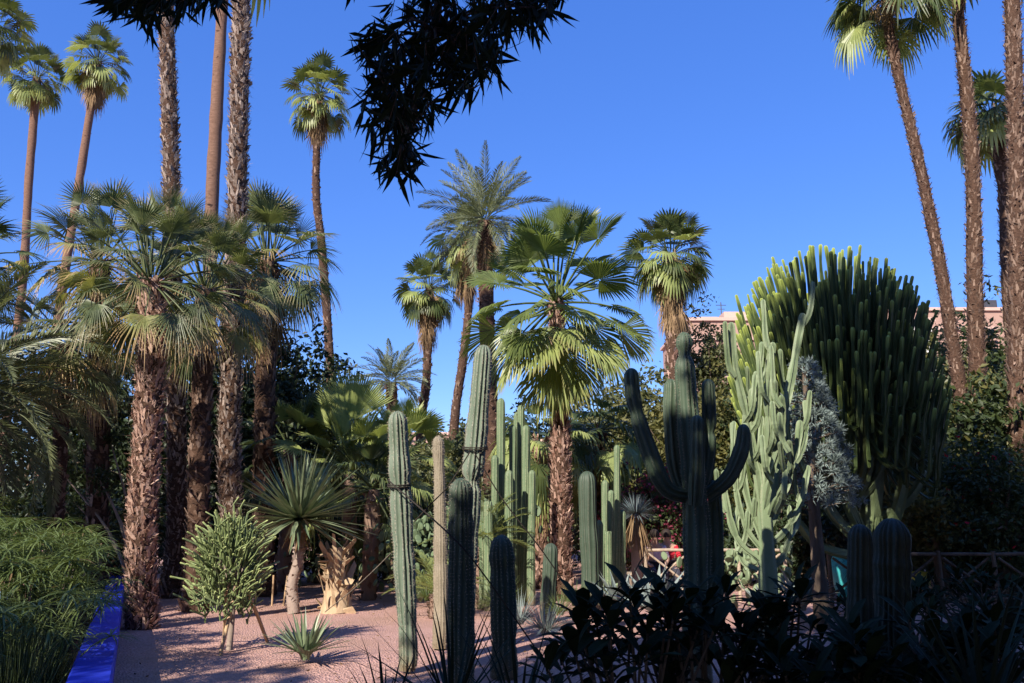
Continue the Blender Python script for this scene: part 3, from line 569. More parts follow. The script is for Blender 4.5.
fan_palm('fan_palm', 'low drooping fan palm between the centre palm and the big armed cactus', [col_to(597, 560, 22)]+[P(a, b_, 22) for a, b_ in ((597, 520), (598, 432))], rad(18, 22), rad(16, 22), 'boots', 'bark_rough',
         dict(n=34, R=.8, pet=.8, ns=24, mid=False, e_top=60, e_bot=-60, tip=1.0, pale_from=.4), dict(n=30, L=.5, R=.7, depth=1.0), 53, nb=200)
# ------------------------------------------------------------------ left hand drooping palms
sab = dict(n=44, R=.76, pet=.95, pt=1.05, pw=1.3, ns=34, mid=True, e_top=86, e_bot=-52, tip=.50, rec=.16, split=.36, span=92, pale_from=.6, rm=.2)
lm = ('sabal', 'sabal_dry')
fan_palm('fan_palm', 'big drooping fan palm with red brown shaggy trunk beside the blue wall', [G(142, 628)]+[P(a, b_, 13) for a, b_ in ((141, 540), (147, 440), (152, 340), (152, 282))], rad(26, 13), rad(24, 13), 'heavy', 'bark_red', dict(sab, n=58, R=.70, pet=.85, pt=1.0, e_bot=-44), None, 61, leafm=lm, flare=1.15, nb=620)
fan_palm('fan_palm', 'drooping fan palm in front of the thick shaggy trunk, behind the big left palm', [col_to(196, 600, 15.5)]+[P(a, b_, 15.5) for a, b_ in ((200, 450), (206, 290))], rad(22, 15.5), rad(20, 15.5), 'boots', 'bark_rough', dict(sab, n=50), None, 62, leafm=lm, nb=300)
fan_palm('fan_palm', 'bushy drooping fan palm right of the thick shaggy trunk, left of the solitary tall palm', [col_to(262, 600, 18.5)]+[P(a, b_, 18.5) for a, b_ in ((264, 450), (268, 290), (268, 262))], rad(22, 18.5), rad(20, 18.5), 'boots', 'bark_rough', dict(sab, n=60, R=.9, ns=28, mid=False, e_bot=-66), dict(n=30, L=.5, R=.7, depth=1.2), 63, leafm=lm, nb=300)
fan_palm('fan_palm', 'lower drooping fan palm at left with fans hanging over the date palm fronds', [col_to(52, 600, 15.5)]+[P(a, b_, 15.5) for a, b_ in ((60, 450), (66, 345))], rad(18, 14), rad(16, 14), 'boots', 'bark_rough', dict(sab, n=34, R=.85, pet=.8, e_top=50, e_bot=-50), None, 64, leafm=lm, nb=260)
fan_palm('fan_palm', 'fan palm behind the big left palm, leaves high against the sky', [col_to(95, 600, 17)]+[P(a, b_, 17) for a, b_ in ((98, 450), (100, 262))], rad(22, 17), rad(20, 17), 'boots', 'bark_rough', dict(sab, n=36, R=.9, ns=26), None, 65, leafm=lm, nb=300)
fan_palm('fan_palm', 'dark fan palm with one crown side poking in at the left edge below the sky', [col_to(-44, 600, 14.5)]+[P(a, b_, 14.5) for a, b_ in ((-44, 450), (-40, 258))], rad(22, 14.5), rad(20, 14.5), 'boots', 'bark_rough', dict(sab, n=30, R=.75, pet=.6, ns=30, e_bot=-35), None, 66, leafm=('fan', 'fan'), nb=200)
# date palm at the left edge, arching fronds
date_palm('date_palm', 'date palm at the left edge with long arching fronds in dappled light', [col_to(-62,500,13), P(-62, 480, 13), P(-62, 405, 13)], .28, .26, 71, n=46, L=2.7, npair=84, ll=.36, e_top=74, e_bot=-20, arc=1.75, leafm='date', w=.016)

# stub of a cut palm, midground
rng = np.random.default_rng(81); c0 = G(337, 612); t = thing('palm_stump', 'short pale palm stump bristling with cut leaf bases', 'palm stump', c0); Ys = c0[1]
mb = MB(); p = smooth_path([c0, P(336, 575, Ys), P(334, 548, Ys)], 12); rr = np.interp(np.linspace(0, 1, 12), [0, .3, 1], [.30, .20, .15]); tube(mb, p, rr, 12, 0, .08, rng); boots(mb, p, rr, 62, .10, .26, .20, rng, 0, up=1.25); mb.build('trunk', M['fibre'], t)
# low broad fan palms in the middle distance
def low_fan(label, px, py, Y, n, R, pet, seed, lf='fan', pale='fan_pale', e_top=85, e_bot=5, extra=None, ns=34, tip=.25):
    rng = np.random.default_rng(seed); b0 = col_to(px, py, Y); t = thing('fan_palm', label, 'palm tree', b0); c = P(px, py, Y); c[2] = max(c[2], .15)
    mb = MB(); p = smooth_path([b0, (b0+c)/2+A(.03, 0, 0), c], 8); tube(mb, p, .16, 10, 0, .1, rng); boots(mb, p, .16, 50, .1, .12, .08, rng); mb.build('trunk', M['bark_rough'], t)
    cm = fan_crown(c, rng, n=n, R=R, pet=pet, e_top=e_top, e_bot=e_bot, ns=ns, tip=tip, mid=True, split=.66, rec=.1, rm=.1, pale_from=.3, span=80, pr=.02)
    if extra: extra(cm, c, rng)
    cm.build('crown', [M[lf], M[pale]], t)
def bigfan(cm, c, rng):
    fan_leaf(cm, P(352, 432, 19), R_(-95), R_(80), .25, 1.25, 44, 62, .12, .1, .06, .7, 1, 0, rng, .025, 0, 0)
    fan_leaf(cm, P(338, 440, 19), R_(170), R_(60), .3, .8, 34, 62, .12, .1, .06, .7, 1, 0, rng, .025, .9, 0)
    fan_leaf(cm, P(372, 445, 18.6), R_(-40), R_(35), .3, .75, 34, 72, .12, .2, .06, .7, 1, 0, rng, .025, .3, 0)
low_fan('broad stiff fan palm with one huge upright leaf left of the tall ribbed cactus', 350, 470, 19, 20, .85, .9, 91, lf='fan_pale', e_bot=-10, extra=bigfan)
low_fan('low fan palm with dark spreading leaves behind the sword leaf rosette', 290, 450, 19.5, 24, .85, .9, 92, e_bot=-20)
low_fan('fan palm with yellowish leaves just behind the top of the rope tied thick cactus', 400, 455, 20, 24, .8, .9, 93, lf='fan_pale', e_bot=-20)
low_fan('fan palm with hanging dark fans in shade behind the first ribbed cactus', 372, 490, 17.5, 22, .75, .8, 94, e_bot=-45, tip=.8)
# small yellow green palm low between cacti
rng = np.random.default_rng(95); b0 = col_to(437, 590, 14.5); t = thing('cycad', 'small yellow green feather leaved cycad low behind the brown cactus', 'cycad', b0)
mb = MB(); tube(mb, [b0, b0+A(0, 0, .35)], .12, 9, 0, .1, rng); boots(mb, smooth_path([b0, b0+A(0, 0, .35)], 6), .12, 40, .07, .08, .06, rng); mb.build('trunk', M['bark_rough'], t); mb = MB()
for i in range(26): pinnate(mb, b0+A(0, 0, .4), i*2.4, R_(75-60*i/26+rng.normal()*5), .95, 30, .16, .9, .3, 0, 0, rng, .009, 0, .01)
mb.build('crown', M['fan_pale'], t)
rng = np.random.default_rng(96); b0 = col_to(480, 560, 16); t = thing('cycad', 'yellow green feathery plant between the leaning tall cactus and its short neighbour', 'cycad', b0)
mb = MB(); tube(mb, [b0, b0+A(0, 0, 1.1)], .12, 9, 0, .1, rng); boots(mb, smooth_path([b0, b0+A(0, 0, 1.1)], 8), .12, 70, .07, .08, .06, rng); mb.build('trunk', M['bark_rough'], t); mb = MB()
for i in range(30): pinnate(mb, b0+A(0, 0, 1.15), i*2.4, R_(80-75*i/30+rng.normal()*5), 1.2, 34, .18, .9, .3, 0, 0, rng, .009, 0, .01)
mb.build('crown', M['fan_pale'], t)

# ------------------------------------------------------------------ cacti
def cact(name, label, Y, pts, wpx, ribs, mat, seed, zb=0.0, necks=(), depth=.2, arms=(), n=26, group=None, foot=None, cat='cactus', pts_per=4):
    rng = np.random.default_rng(seed); b0 = col_to(pts[0][0] if foot is None else foot, pts[0][1], Y, zb); t = thing(name, label, cat, b0, group)
    mb = MB(); sp = MB() if 8 < Y < 12 else None; column(mb, [b0]+[P(a, b_, Y) for a, b_ in pts], [rad(w_, Y) for w_ in wpx] if not np.isscalar(wpx) else rad(wpx, Y), ribs, depth, 0, n if Y > 12 else 64, .06, rng, necks, pts_per=pts_per, spines=sp); so = mb.build('stem', M[mat], t)
    if sp is not None: sp.build('spines', M['spine'], so)
    for ap, aw, an in arms:
        mb = MB(); column(mb, [P(a, b_, Y+dy) for a, b_, dy in ap], [rad(w_, Y) for w_ in aw], ribs if ribs < 10 else max(8, ribs-3), depth, 0, n, .04, rng, an, pts_per=pts_per); mb.build('arm', M[mat], t)
    return t
cact('column_cactus', 'thick grey green ribbed cactus with rope tied round it, left of the other columns', 9.6, [(408, 640), (402, 520), (397, 411)], [16, 20, 21, 19], 12, 'cact', 101, depth=.42)
cact('column_cactus', 'slim brownish corky cactus with a flat pale top', 11.2, [(441, 600), (440, 500), (438, 436)], [15, 14, 12, 11], 16, 'cact_brn', 102, depth=.1)
cact('column_cactus', 'tallest ribbed cactus leaning right, tied with rope, behind the dark round topped one', 10, [(462, 640), (468, 520), (476, 440), (484, 345)], [21, 22, 22, 18], 12, 'cact', 103, depth=.42, necks=(.55,))
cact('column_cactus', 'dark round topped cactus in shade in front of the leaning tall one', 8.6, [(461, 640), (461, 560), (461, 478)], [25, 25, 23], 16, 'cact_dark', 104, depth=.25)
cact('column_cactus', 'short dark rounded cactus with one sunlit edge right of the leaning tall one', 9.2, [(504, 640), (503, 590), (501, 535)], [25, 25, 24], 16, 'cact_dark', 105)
cact('column_cactus', 'mottled column cactus coloured dark for palm shade, just right of the centre palm trunk', 15.5, [(590, 560), (588, 520), (587, 471)], [19, 18, 17], 12, 'cact_dark', 106)  # dark skin stands in for shade from the centre palm
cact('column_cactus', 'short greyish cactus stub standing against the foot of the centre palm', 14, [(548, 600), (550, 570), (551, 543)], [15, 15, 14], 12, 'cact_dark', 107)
for i, (x, y, w_, Y, dsc) in enumerate(((501, 398, 9, 16.5, 'tallest slim green column, leftmost of the tight cluster behind the leaning cactus'), (513, 425, 8, 16.8, 'slim green column second from left in the tight cluster'), (521, 405, 8, 17.1, 'slim green column in the middle of the tight cluster, tall'),
        (526, 425, 9, 16.7, 'thicker lower green column at the right of the tight cluster'), (509, 470, 9, 16.1, 'short green column in front of the tight cluster'), (495, 455, 8, 16.2, 'green column half hidden by the leaning cactus'),
        (488, 520, 9, 15.6, 'low green column at the foot of the tight cluster'), (517, 412, 7, 17.4, 'slimmest green column in the tight cluster, behind the middle one'), (481, 500, 8, 15.8, 'low green column beside the feathery yellow plant'), (532, 470, 8, 16.5, 'last green column of the tight cluster next to the straw wrapped trunk'))):
    cact('organ_pipe_cactus', dsc, Y, [(x+rg.normal(), 560), (x, 500), (x, y)], [w_*1.05, w_, w_], 9, 'cact_grn', 110+i, group='slim green columns left of the centre palm', n=14)
for i, (x, y, w_, Y, dsc) in enumerate(((617, 445, 7, 16.5, 'tallest thin column in the small cluster right of the centre palm'), (605, 480, 7, 16.8, 'thin column second tallest in the small cluster right of the centre palm'), (611, 490, 7, 16.2, 'middle height thin column in the small cluster'),
        (599, 520, 8, 16.1, 'low thin column at the left of the small cluster'), (622, 510, 8, 16.6, 'low thin column at the right of the small cluster'), (608, 535, 8, 15.7, 'lowest thin column in front of the small cluster'))):
    cact('organ_pipe_cactus', dsc, Y, [(x, 565), (x, 530), (x, y)], [w_*1.05, w_, w_], 9, 'cact_grn', 130+i, group='thin columns right of the centre palm', n=14)
# big armed cactus
YS = 9.0
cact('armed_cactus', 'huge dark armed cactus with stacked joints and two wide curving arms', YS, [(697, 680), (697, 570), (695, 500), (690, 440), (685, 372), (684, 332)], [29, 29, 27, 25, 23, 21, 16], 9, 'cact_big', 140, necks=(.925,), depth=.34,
     arms=[([(690, 497, 0), (665, 487, -.1), (645, 440, -.12), (634, 400, -.12), (631, 368, -.12)], [13, 18, 18, 16, 15], (.70,)),
           ([(706, 497, .05), (728, 478, 0), (741, 450, 0), (744, 424, 0)], [13, 16, 16, 13], ()),
           ([(688, 500, .15), (676, 470, .2), (671, 420, .2), (671, 379, .2)], [14, 17, 17, 15], ()),
           ([(700, 500, .2), (708, 460, .25), (709, 420, .25), (708, 379, .25)], [12, 15, 15, 14], (.55,)),
           ([(695, 505, -.2), (697, 470, -.28), (697, 440, -.3), (697, 415, -.3)], [13, 15, 15, 13], ()),
           ([(706, 640, .1), (715, 610, .2), (716, 540, .25), (714, 480, .25)], [14, 16, 16, 14], ())])
# pale branching spurge
def pale_spurge():
    Y = 12.0; rng = np.random.default_rng(150); b0 = col_to(766, 590, Y); t = thing('tree_spurge', 'pale grey green branching spurge with long upright arms between dark cactus and domed spurge', 'spurge', b0)
    mb = MB(); column(mb, [b0, P(767, 560, Y), P(764, 500, Y), P(766, 450, Y)], [rad(22, Y), rad(18, Y), rad(15, Y), rad(12, Y)], 6, .25, 0, 18, .08, rng, (.5,)); mb.build('stem', M['euph_pale'], t)
    A_ = [([(764, 520), (755, 460), (745, 410), (735, 365), (731, 322)], 10), ([(765, 500), (768, 440), (768, 390), (773, 342)], 11), ([(767, 520), (780, 450), (790, 385), (803, 313)], 11), ([(762, 540), (748, 500), (742, 460), (746, 410)], 9),
          ([(766, 500), (760, 440), (757, 400), (760, 372)], 9), ([(768, 530), (785, 490), (797, 450), (800, 420)], 9), ([(770, 545), (790, 525), (803, 495), (808, 465)], 9), ([(760, 560), (738, 540), (726, 500), (724, 470)], 9),
          ([(762, 520), (772, 470), (782, 430), (781, 395)], 9), ([(762, 550), (745, 525), (735, 480), (737, 430)], 8), ([(768, 520), (776, 500), (790, 470), (789, 440)], 8), ([(764, 480), (752, 450), (751, 420), (752, 388)], 8),
          ([(770, 570), (784, 555), (790, 530), (789, 505)], 8), ([(758, 570), (742, 560), (736, 530), (739, 505)], 8), ([(765, 470), (772, 440), (776, 410), (775, 380)], 7), ([(790, 470), (800, 455), (806, 430), (805, 400)], 7)]
    for i, (ap, w_) in enumerate(A_):
        dy = rng.normal()*.35; k = len(ap); mb = MB()
        column(mb, [P(a, b_, Y+dy*j/(k-1)) for j, (a, b_) in enumerate(ap)], [rad(w_*.65, Y), rad(w_*.85, Y), rad(w_*.85, Y), rad(w_*.72, Y)], 5, .42, 0, 22, .12, rng, (.25+.1*rng.random(), .5+.1*rng.random(), .78), pts_per=2); mb.build('arm', M['euph_pale'], t)
        if i < 12:
            for q in range(3):
                j = 1+q % (k-1); a, b_ = ap[j]; sx = rng.choice([-1, 1]); l = 25+25*rng.random(); mb = MB()
                column(mb, [P(a, b_+12, Y+dy*j/(k-1)), P(a+sx*7, b_-2, Y+dy), P(a+sx*10, b_-l, Y+dy+.1*rng.normal())], rad(5.5, Y), 5, .42, 0, 12, .1, rng, (.5,), pts_per=2); mb.build('arm', M['euph_pale'], t)
pale_spurge()
# candelabra spurge
rng = np.random.default_rng(160); YN = 15.0; b0 = col_to(870, 560, YN); C = P(836, 402, YN); t = thing('candelabra_spurge', 'huge domed candelabra spurge of crowded upright arms, green gold at the tips', 'spurge', b0)
L_, A_ = MB(), MB(); ztop = P(870, 500, YN)[2]
column(L_, [b0, P(871, 560, YN), P(869, 500, YN)], [.26, .2, .17], 6, .15, 0, 12, .06, rng)
for px, py, px2, py2, w_ in ((863, 545, 815, 470, 11), (866, 540, 838, 455, 13), (880, 545, 905, 470, 12), (872, 530, 878, 450, 13), (868, 560, 796, 520, 10), (876, 520, 925, 470, 9)):
    p = [P(px, py, YN), P((px+px2)/2+(px2-px)*.15, (py+py2)/2+6, YN-.2), P(px2, py2, YN-.3)]; column(L_, p, rad(w_, YN), 5, .3, 0, 12, .05, rng, pts_per=2)
spurge(L_, A_, A(b0[0]-.2, YN, 0), C, (1.86, 1.8, 2.85), ztop, 760, 64, .031, .075, 1.25, rng, 5, lo=-.10, nring=13, jit=.025, inner=.3)
L_.build('limbs', M['euph_limb'], t); A_.build('crown', M['euph'], t)
# staked sapling
rng = np.random.default_rng(170); b0 = G(229, 650); YP = b0[1]; C = P(230, 556, YP); t = thing('spurge_sapling', 'small bushy green spurge sapling held by wooden stakes on the gravel', 'sapling', b0)
L_, A_ = MB(), MB(); tube(L_, smooth_path([b0, b0+A(.01, 0, .35), A(b0[0], YP, C[2]-.25)], 8), np.linspace(.042, .03, 8), 9, 0, .05, rng)
spurge(L_, A_, b0, C-A(0, 0, .10), (.50, .48, .62), C[2]-.35, 560, 70, .0115, .016, .20, rng, 4, lo=-.62, nring=6, inner=.6, pw=.95, jit=.22, lean=.30)
L_.build('trunk', M['bark_pale'], t); A_.build('crown', M['euph_small'], t)
for i, (a0, b1, dsc) in enumerate((((220, 654), (237, 585), 'pale wooden stake leaning on the sapling from the front left'), ((268, 641), (247, 590), 'pale wooden stake leaning on the sapling from the right'), ((224, 640), (226, 590), 'short dark stake behind the sapling trunk'))):
    g = G(*a0); q = P(b1[0], b1[1], YP+.02*(i-1)); mb = MB(); tube(mb, [g-A(0, 0, .03), (g+q)/2, q], .024, 7, 0, .06, rng)
    tag(mb.build('wooden_stake', M['wood']), dsc, 'stake', 'stakes propping saplings')
# small far stake frame
g = G(272, 605)
for i, dx in enumerate((0, .22)):
    mb = MB(); tube(mb, [g+A(dx, 0, -.02), g+A(dx+.05*i, 0, .55)], .02, 6, 0, .05, rng); tag(mb.build('wooden_stake', M['wood']), ('left' if i == 0 else 'right')+' one of two short pale stakes in the shade under the sword leaf rosette', 'stake', 'stakes propping saplings')

# ------------------------------------------------------------------ rosettes
rng = np.random.default_rng(180); b0 = G(294, 613); Yy = b0[1]; top = P(299, 524, Yy); t = thing('yucca', 'round rosette of stiff sword leaves on a short trunk left of the pale stump', 'yucca', b0)
mb = MB(); p = smooth_path([b0, P(292, 585, Yy), P(299, 558, Yy), top], 14); tube(mb, p, np.linspace(.11, .08, 14), 10, 0, .1, rng); boots(mb, p, .092, 160, .07, .06, .035, rng); mb.build('trunk', M['bark_grey'], t)
mb = MB(); rosette(mb, top, 190, 1.46, .085, 1.5, -.45, rng, 0, .12, .06); mb.build('leaves', M['sword'], t)
mb = MB(); rosette(mb, top-Zv*.12, 30, .45, .05, -1.0, -1.4, rng, 0, .1, .08); mb.build('dead_leaves', M['dead'], t)
rng = np.random.default_rng(181); b0 = G(305, 662); t = thing('agave', 'small green sword leaved agave alone on the gravel in front', 'agave', b0); mb = MB(); rosette(mb, b0+Zv*.02, 58, .58, .05, 1.45, .15, rng, 0, .12, .05); mb.build('leaves', M['sword'], t)
rng = np.random.default_rng(182); b0 = col_to(637, 560, 17.5); t = thing('beaked_yucca', 'blue grey spiky ball yucca with a pale straw skirt left of the armed cactus', 'yucca', b0); top = P(636, 516, 17.5)
mb = MB(); tube(mb, [b0, top], .12, 9, 0, .05, rng); mb.build('trunk', M['bark_grey'], t); mb = MB(); rosette(mb, top, 230, .52, .016, 1.5, -.5, rng, 0, .05, .04); mb.build('leaves', M['sword_blue'], t)
mb = MB(); rosette(mb, top-Zv*.1, 120, .85, .03, -1.1, -1.52, rng, 0, .05, .1); mb.build('dead_leaf_skirt', M['dead'], t)
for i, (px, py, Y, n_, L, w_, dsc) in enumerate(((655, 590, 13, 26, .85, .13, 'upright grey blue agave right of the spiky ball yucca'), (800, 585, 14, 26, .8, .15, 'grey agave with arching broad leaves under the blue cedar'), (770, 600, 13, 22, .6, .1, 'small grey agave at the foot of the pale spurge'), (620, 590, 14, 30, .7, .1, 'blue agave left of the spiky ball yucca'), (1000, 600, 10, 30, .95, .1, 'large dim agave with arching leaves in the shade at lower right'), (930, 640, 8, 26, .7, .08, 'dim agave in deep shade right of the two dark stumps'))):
    rng = np.random.default_rng(190+i); b0 = col_to(px, py, Y); t = thing('agave', dsc, 'agave', b0); mb = MB(); rosette(mb, b0+Zv*.15, n_, L, w_, 1.45, .25, rng, 0, .5 if i in (1, 4) else .15, .06, fold=.5); mb.build('leaves', M['agave' if i < 4 else 'sword_shade'], t)  # last two take the darkened leaf so they look shaded
for i, (px, py, Y, n_, L, w_, dsc, mt) in enumerate(((520, 600, 12.5, 150, .55, .012, 'round tuft of thin grey green leaves at the foot of the short dark cactus', 'agave'), (500, 560, 14.5, 150, .7, .014, 'grassy tuft behind the short dark cactus', 'sedge'), (545, 620, 11.5, 150, .5, .012, 'round thin leaved tuft in front of the centre palm foot', 'agave'), (575, 590, 15, 120, .5, .014, 'small tuft right of the centre palm foot', 'sedge'), (560, 610, 13.6, 110, .45, .012, 'low tuft between the centre palm foot and the leafy shrub', 'sedge'), (428, 560, 16, 120, .6, .014, 'grassy tuft left of the brown corky cactus', 'sedge'))):
    rng = np.random.default_rng(200+i); b0 = col_to(px, py, Y); t = thing('grass_tuft', dsc, 'tuft', b0); mb = MB(); rosette(mb, b0+Zv*.12, n_, L, w_, 1.5, -.1, rng, 0, .35, .05); mb.build('leaves', M[mt], t)
# foreground spiky silhouettes
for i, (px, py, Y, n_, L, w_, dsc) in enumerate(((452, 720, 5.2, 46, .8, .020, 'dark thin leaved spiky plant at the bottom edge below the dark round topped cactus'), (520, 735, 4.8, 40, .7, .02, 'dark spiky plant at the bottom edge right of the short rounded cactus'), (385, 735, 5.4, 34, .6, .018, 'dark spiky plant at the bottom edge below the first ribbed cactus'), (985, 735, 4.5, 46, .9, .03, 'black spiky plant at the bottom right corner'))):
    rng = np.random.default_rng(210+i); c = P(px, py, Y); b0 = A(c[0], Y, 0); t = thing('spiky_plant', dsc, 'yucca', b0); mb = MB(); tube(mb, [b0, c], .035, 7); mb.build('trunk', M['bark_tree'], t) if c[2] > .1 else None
    mb = MB(); rosette(mb, c, n_, L, w_, 1.5, .0, rng, 0, .35, .03); mb.build('leaves', M['sword_shade'], t)
# dark stumps lower right
cact('column_cactus', 'black cactus column in deep shade, left of the pair below the domed spurge', 6.5, [(861, 700), (860, 600), (860, 524)], [23, 24, 22], 14, 'cact_shade', 220)
cact('column_cactus', 'wider black cactus column in deep shade, right of the pair below the domed spurge', 6.8, [(892, 700), (892, 600), (892, 518)], [33, 35, 32], 18, 'cact_shade', 221)
rng = np.random.default_rng(222); b0 = col_to(873, 560, 8.5); c = P(872, 556, 8.5); t = thing('spiky_plant', 'thin leaved drooping yucca between the two black cactus columns', 'yucca', b0); mb = MB(); tube(mb, [b0, c], .05, 7); mb.build('trunk', M['bark_tree'], t); mb = MB(); rosette(mb, c, 90, .5, .015, 1.5, -1.2, rng, 0, .3, .03); mb.build('leaves', M['sword_shade'], t)

# ------------------------------------------------------------------ blue cedar
rng = np.random.default_rng(230); YD = 13.2; b0 = col_to(818, 560, YD); t = thing('blue_cedar', 'pale blue green conifer tucked under the domed spurge', 'conifer', b0); ztp = P(815, 355, YD)[2]; mb = MB(); tube(mb, [b0, A(b0[0], YD, ztp-.2)], np.array([.14, .03]), 8); tb = mb
fm = MB()
for i in range(330):
    u = rng.random()**.7; z = ztp-.1-u*2.3; r = .08+.70*(u**.7); az = rng.random()*6.28; q = A(b0[0]+math.cos(az)*r*(.6+.4*rng.random()), YD+math.sin(az)*r, z)
    if i % 3 == 0: tube(tb, [A(b0[0], YD, z-.1), q], .012, 4, cap=False)
    k = 34; d = unit(rng.normal(size=(k, 3))+A(math.cos(az), math.sin(az), .9)*.7); leaves(fm, q+d*.02, .105, rng, 0, .13, dirs=d*3)
tb.build('trunk', M['bark_tree'], t); fm.build('crown', M['blue_needle'], t)

# ------------------------------------------------------------------ umbrella sedge over the water
rng = np.random.default_rng(240); k = 0
for cx, cy, nst, hh, dsc in ((-5.0, 9.0, 80, 1.45, 'nearest clump of umbrella sedge hanging over the dark water'), (-6.0, 10.4, 80, 1.6, 'middle clump of umbrella sedge over the water'), (-6.9, 12.0, 70, 1.6, 'umbrella sedge clump reaching over the blue wall'), (-6.6, 9.6, 70, 1.8, 'tall umbrella sedge clump at the left edge'), (-8.6, 13.2, 50, 2.0, 'farthest umbrella sedge clump below the arching date fronds'), (-4.6, 8.0, 34, 1.0, 'low umbrella sedge clump at the bottom left over the dark water')):
    t = thing('umbrella_sedge', dsc, 'sedge', (cx, cy, 0), 'umbrella sedge clumps'); sm, lf = MB(), MB()
    for i in range(nst):
        a = rng.random()*6.28; r = .75*rng.random()**.5; h = hh*(.5+.5*rng.random()); f = A(cx+math.cos(a)*r*.5, cy+math.sin(a)*r*.5, .0); q = A(cx+math.cos(a)*r*1.15, cy+math.sin(a)*r*1.15, h)
        tube(sm, smooth_path([f, (f+q)/2+A(0, 0, .12), q], 5), .006, 4, cap=False)
        for j in range(24): sword(lf, q, j*2.4+rng.normal()*.2, R_(30-45*rng.random()), .24+.12*rng.random(), .018, 1 if rng.random() < .02 else 0, .8, rng=rng, seg=4)
    sm.build('stems', M['sedge'], t); lf.build('leaves', [M['sedge'], M['dead']], t)

# ------------------------------------------------------------------ background trees and hedges
def bt_(dsc, px, Y, ptop, rx, seed, mat='tree1', ry=None, zlow=.2, name='broadleaf_tree', cat='tree', **kw):
    x = P(px, 500, Y)[0]; zt = P(px, ptop, Y)[2]; rz = (zt-zlow)/2; kw = dict(dict(nclump=340, per=34, cr=.5, size=.19), **kw)
    return broad_tree(name, dsc, x, Y, zt, (rx, ry or rx*.7, rz), zlow+rz, seed, mat=mat, cat=cat, **kw)
T_ = 'tree1 tree2 tree3 tree4'.split()
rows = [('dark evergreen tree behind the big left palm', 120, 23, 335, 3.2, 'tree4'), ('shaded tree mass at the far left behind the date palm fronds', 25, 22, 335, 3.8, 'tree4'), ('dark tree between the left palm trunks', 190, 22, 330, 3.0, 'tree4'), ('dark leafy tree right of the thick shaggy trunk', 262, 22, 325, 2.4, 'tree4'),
 ('green tree left of the solitary tall palm', 300, 29, 352, 2.6, 'tree1'), ('low bushy tree behind the broad fan palm', 350, 33, 405, 3.2, 'tree1'), ('olive green shrubby tree below the small distant date palm', 400, 32, 448, 3.0, 'tree2'), ('rounded green bush left of the leaning tall cactus', 452, 30, 432, 2.2, 'tree2'),
 ('green tree behind the tight cactus cluster', 515, 34, 415, 3.6, 'tree1'), ('yellow green tree right of the centre palm crown', 600, 31, 405, 2.8, 'tree2'), ('sunlit olive tree behind the armed cactus left arm', 640, 28, 372, 2.6, 'tree2'), ('sunlit yellowing tree behind the armed cactus', 690, 26, 388, 2.6, 'tree3'),
 ('green tree between armed cactus and pale spurge', 745, 27, 385, 2.6, 'tree2'), ('bushy tree behind the blue cedar', 800, 25, 362, 2.8, 'tree1'), ('dark tree behind the trunk of the domed spurge', 870, 24, 385, 3.0, 'tree4'), ('dark climbing greenery at the foot of the slanting palm', 935, 23, 362, 2.6, 'tree2'),
 ('green tree between the trunks of the right hand palms', 965, 28, 322, 2.2, 'tree2'), ('leafy green tree in front of the long pink building', 1000, 27, 318, 2.6, 'tree1'), ('dark shrub mass at the right edge', 1015, 20, 372, 2.4, 'tree1')]
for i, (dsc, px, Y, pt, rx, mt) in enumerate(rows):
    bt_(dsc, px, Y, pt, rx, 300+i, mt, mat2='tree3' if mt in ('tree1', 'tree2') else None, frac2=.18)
bt_('slender conical tree standing in front of the pink apartment block', 716, 32, 306, 1.3, 330, 'tree2', nclump=300, cr=.38, size=.17, mat2='tree3', frac2=.3)
bt_('dull magenta flowering shrub left of the armed cactus', 655, 21, 468, 1.6, 331, 'tree1', name='flowering_shrub', cat='shrub', cr=.3, size=.1, flowers=('magenta', 4200, .09))
bt_('green shrub with red flowers in the shade at the right', 1000, 17, 440, 1.5, 332, 'tree1', name='flowering_shrub', cat='shrub', cr=.3, size=.11, flowers=('red_fl', 90, .12))
bt_('light yellow green vine mound above the fence at the right', 935, 17.5, 482, 1.5, 333, 'tree3', zlow=.9, name='vine_mound', cat='vine', cr=.26, size=.11, nclump=160)
bt_('mixed green shrub between domed spurge and fence at the right', 905, 18.5, 420, 1.3, 334, 'tree2', name='shrub', cat='shrub', cr=.3, size=.13)
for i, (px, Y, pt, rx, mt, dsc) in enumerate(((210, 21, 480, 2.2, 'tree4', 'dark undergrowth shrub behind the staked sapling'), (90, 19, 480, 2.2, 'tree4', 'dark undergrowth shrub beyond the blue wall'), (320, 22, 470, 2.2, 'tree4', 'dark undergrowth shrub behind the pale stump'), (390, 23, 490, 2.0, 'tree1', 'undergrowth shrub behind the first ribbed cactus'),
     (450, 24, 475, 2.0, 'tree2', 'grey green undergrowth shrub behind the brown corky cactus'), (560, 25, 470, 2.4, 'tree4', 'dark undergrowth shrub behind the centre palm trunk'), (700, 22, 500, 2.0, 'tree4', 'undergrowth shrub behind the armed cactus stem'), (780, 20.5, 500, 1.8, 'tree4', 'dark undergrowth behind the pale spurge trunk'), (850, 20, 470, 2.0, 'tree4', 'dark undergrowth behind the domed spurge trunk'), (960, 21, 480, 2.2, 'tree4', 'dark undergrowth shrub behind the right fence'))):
    bt_(dsc, px, Y, pt, rx, 340+i, mt, zlow=.0, name='shrub', cat='shrub', cr=.4, size=.14, nclump=170)
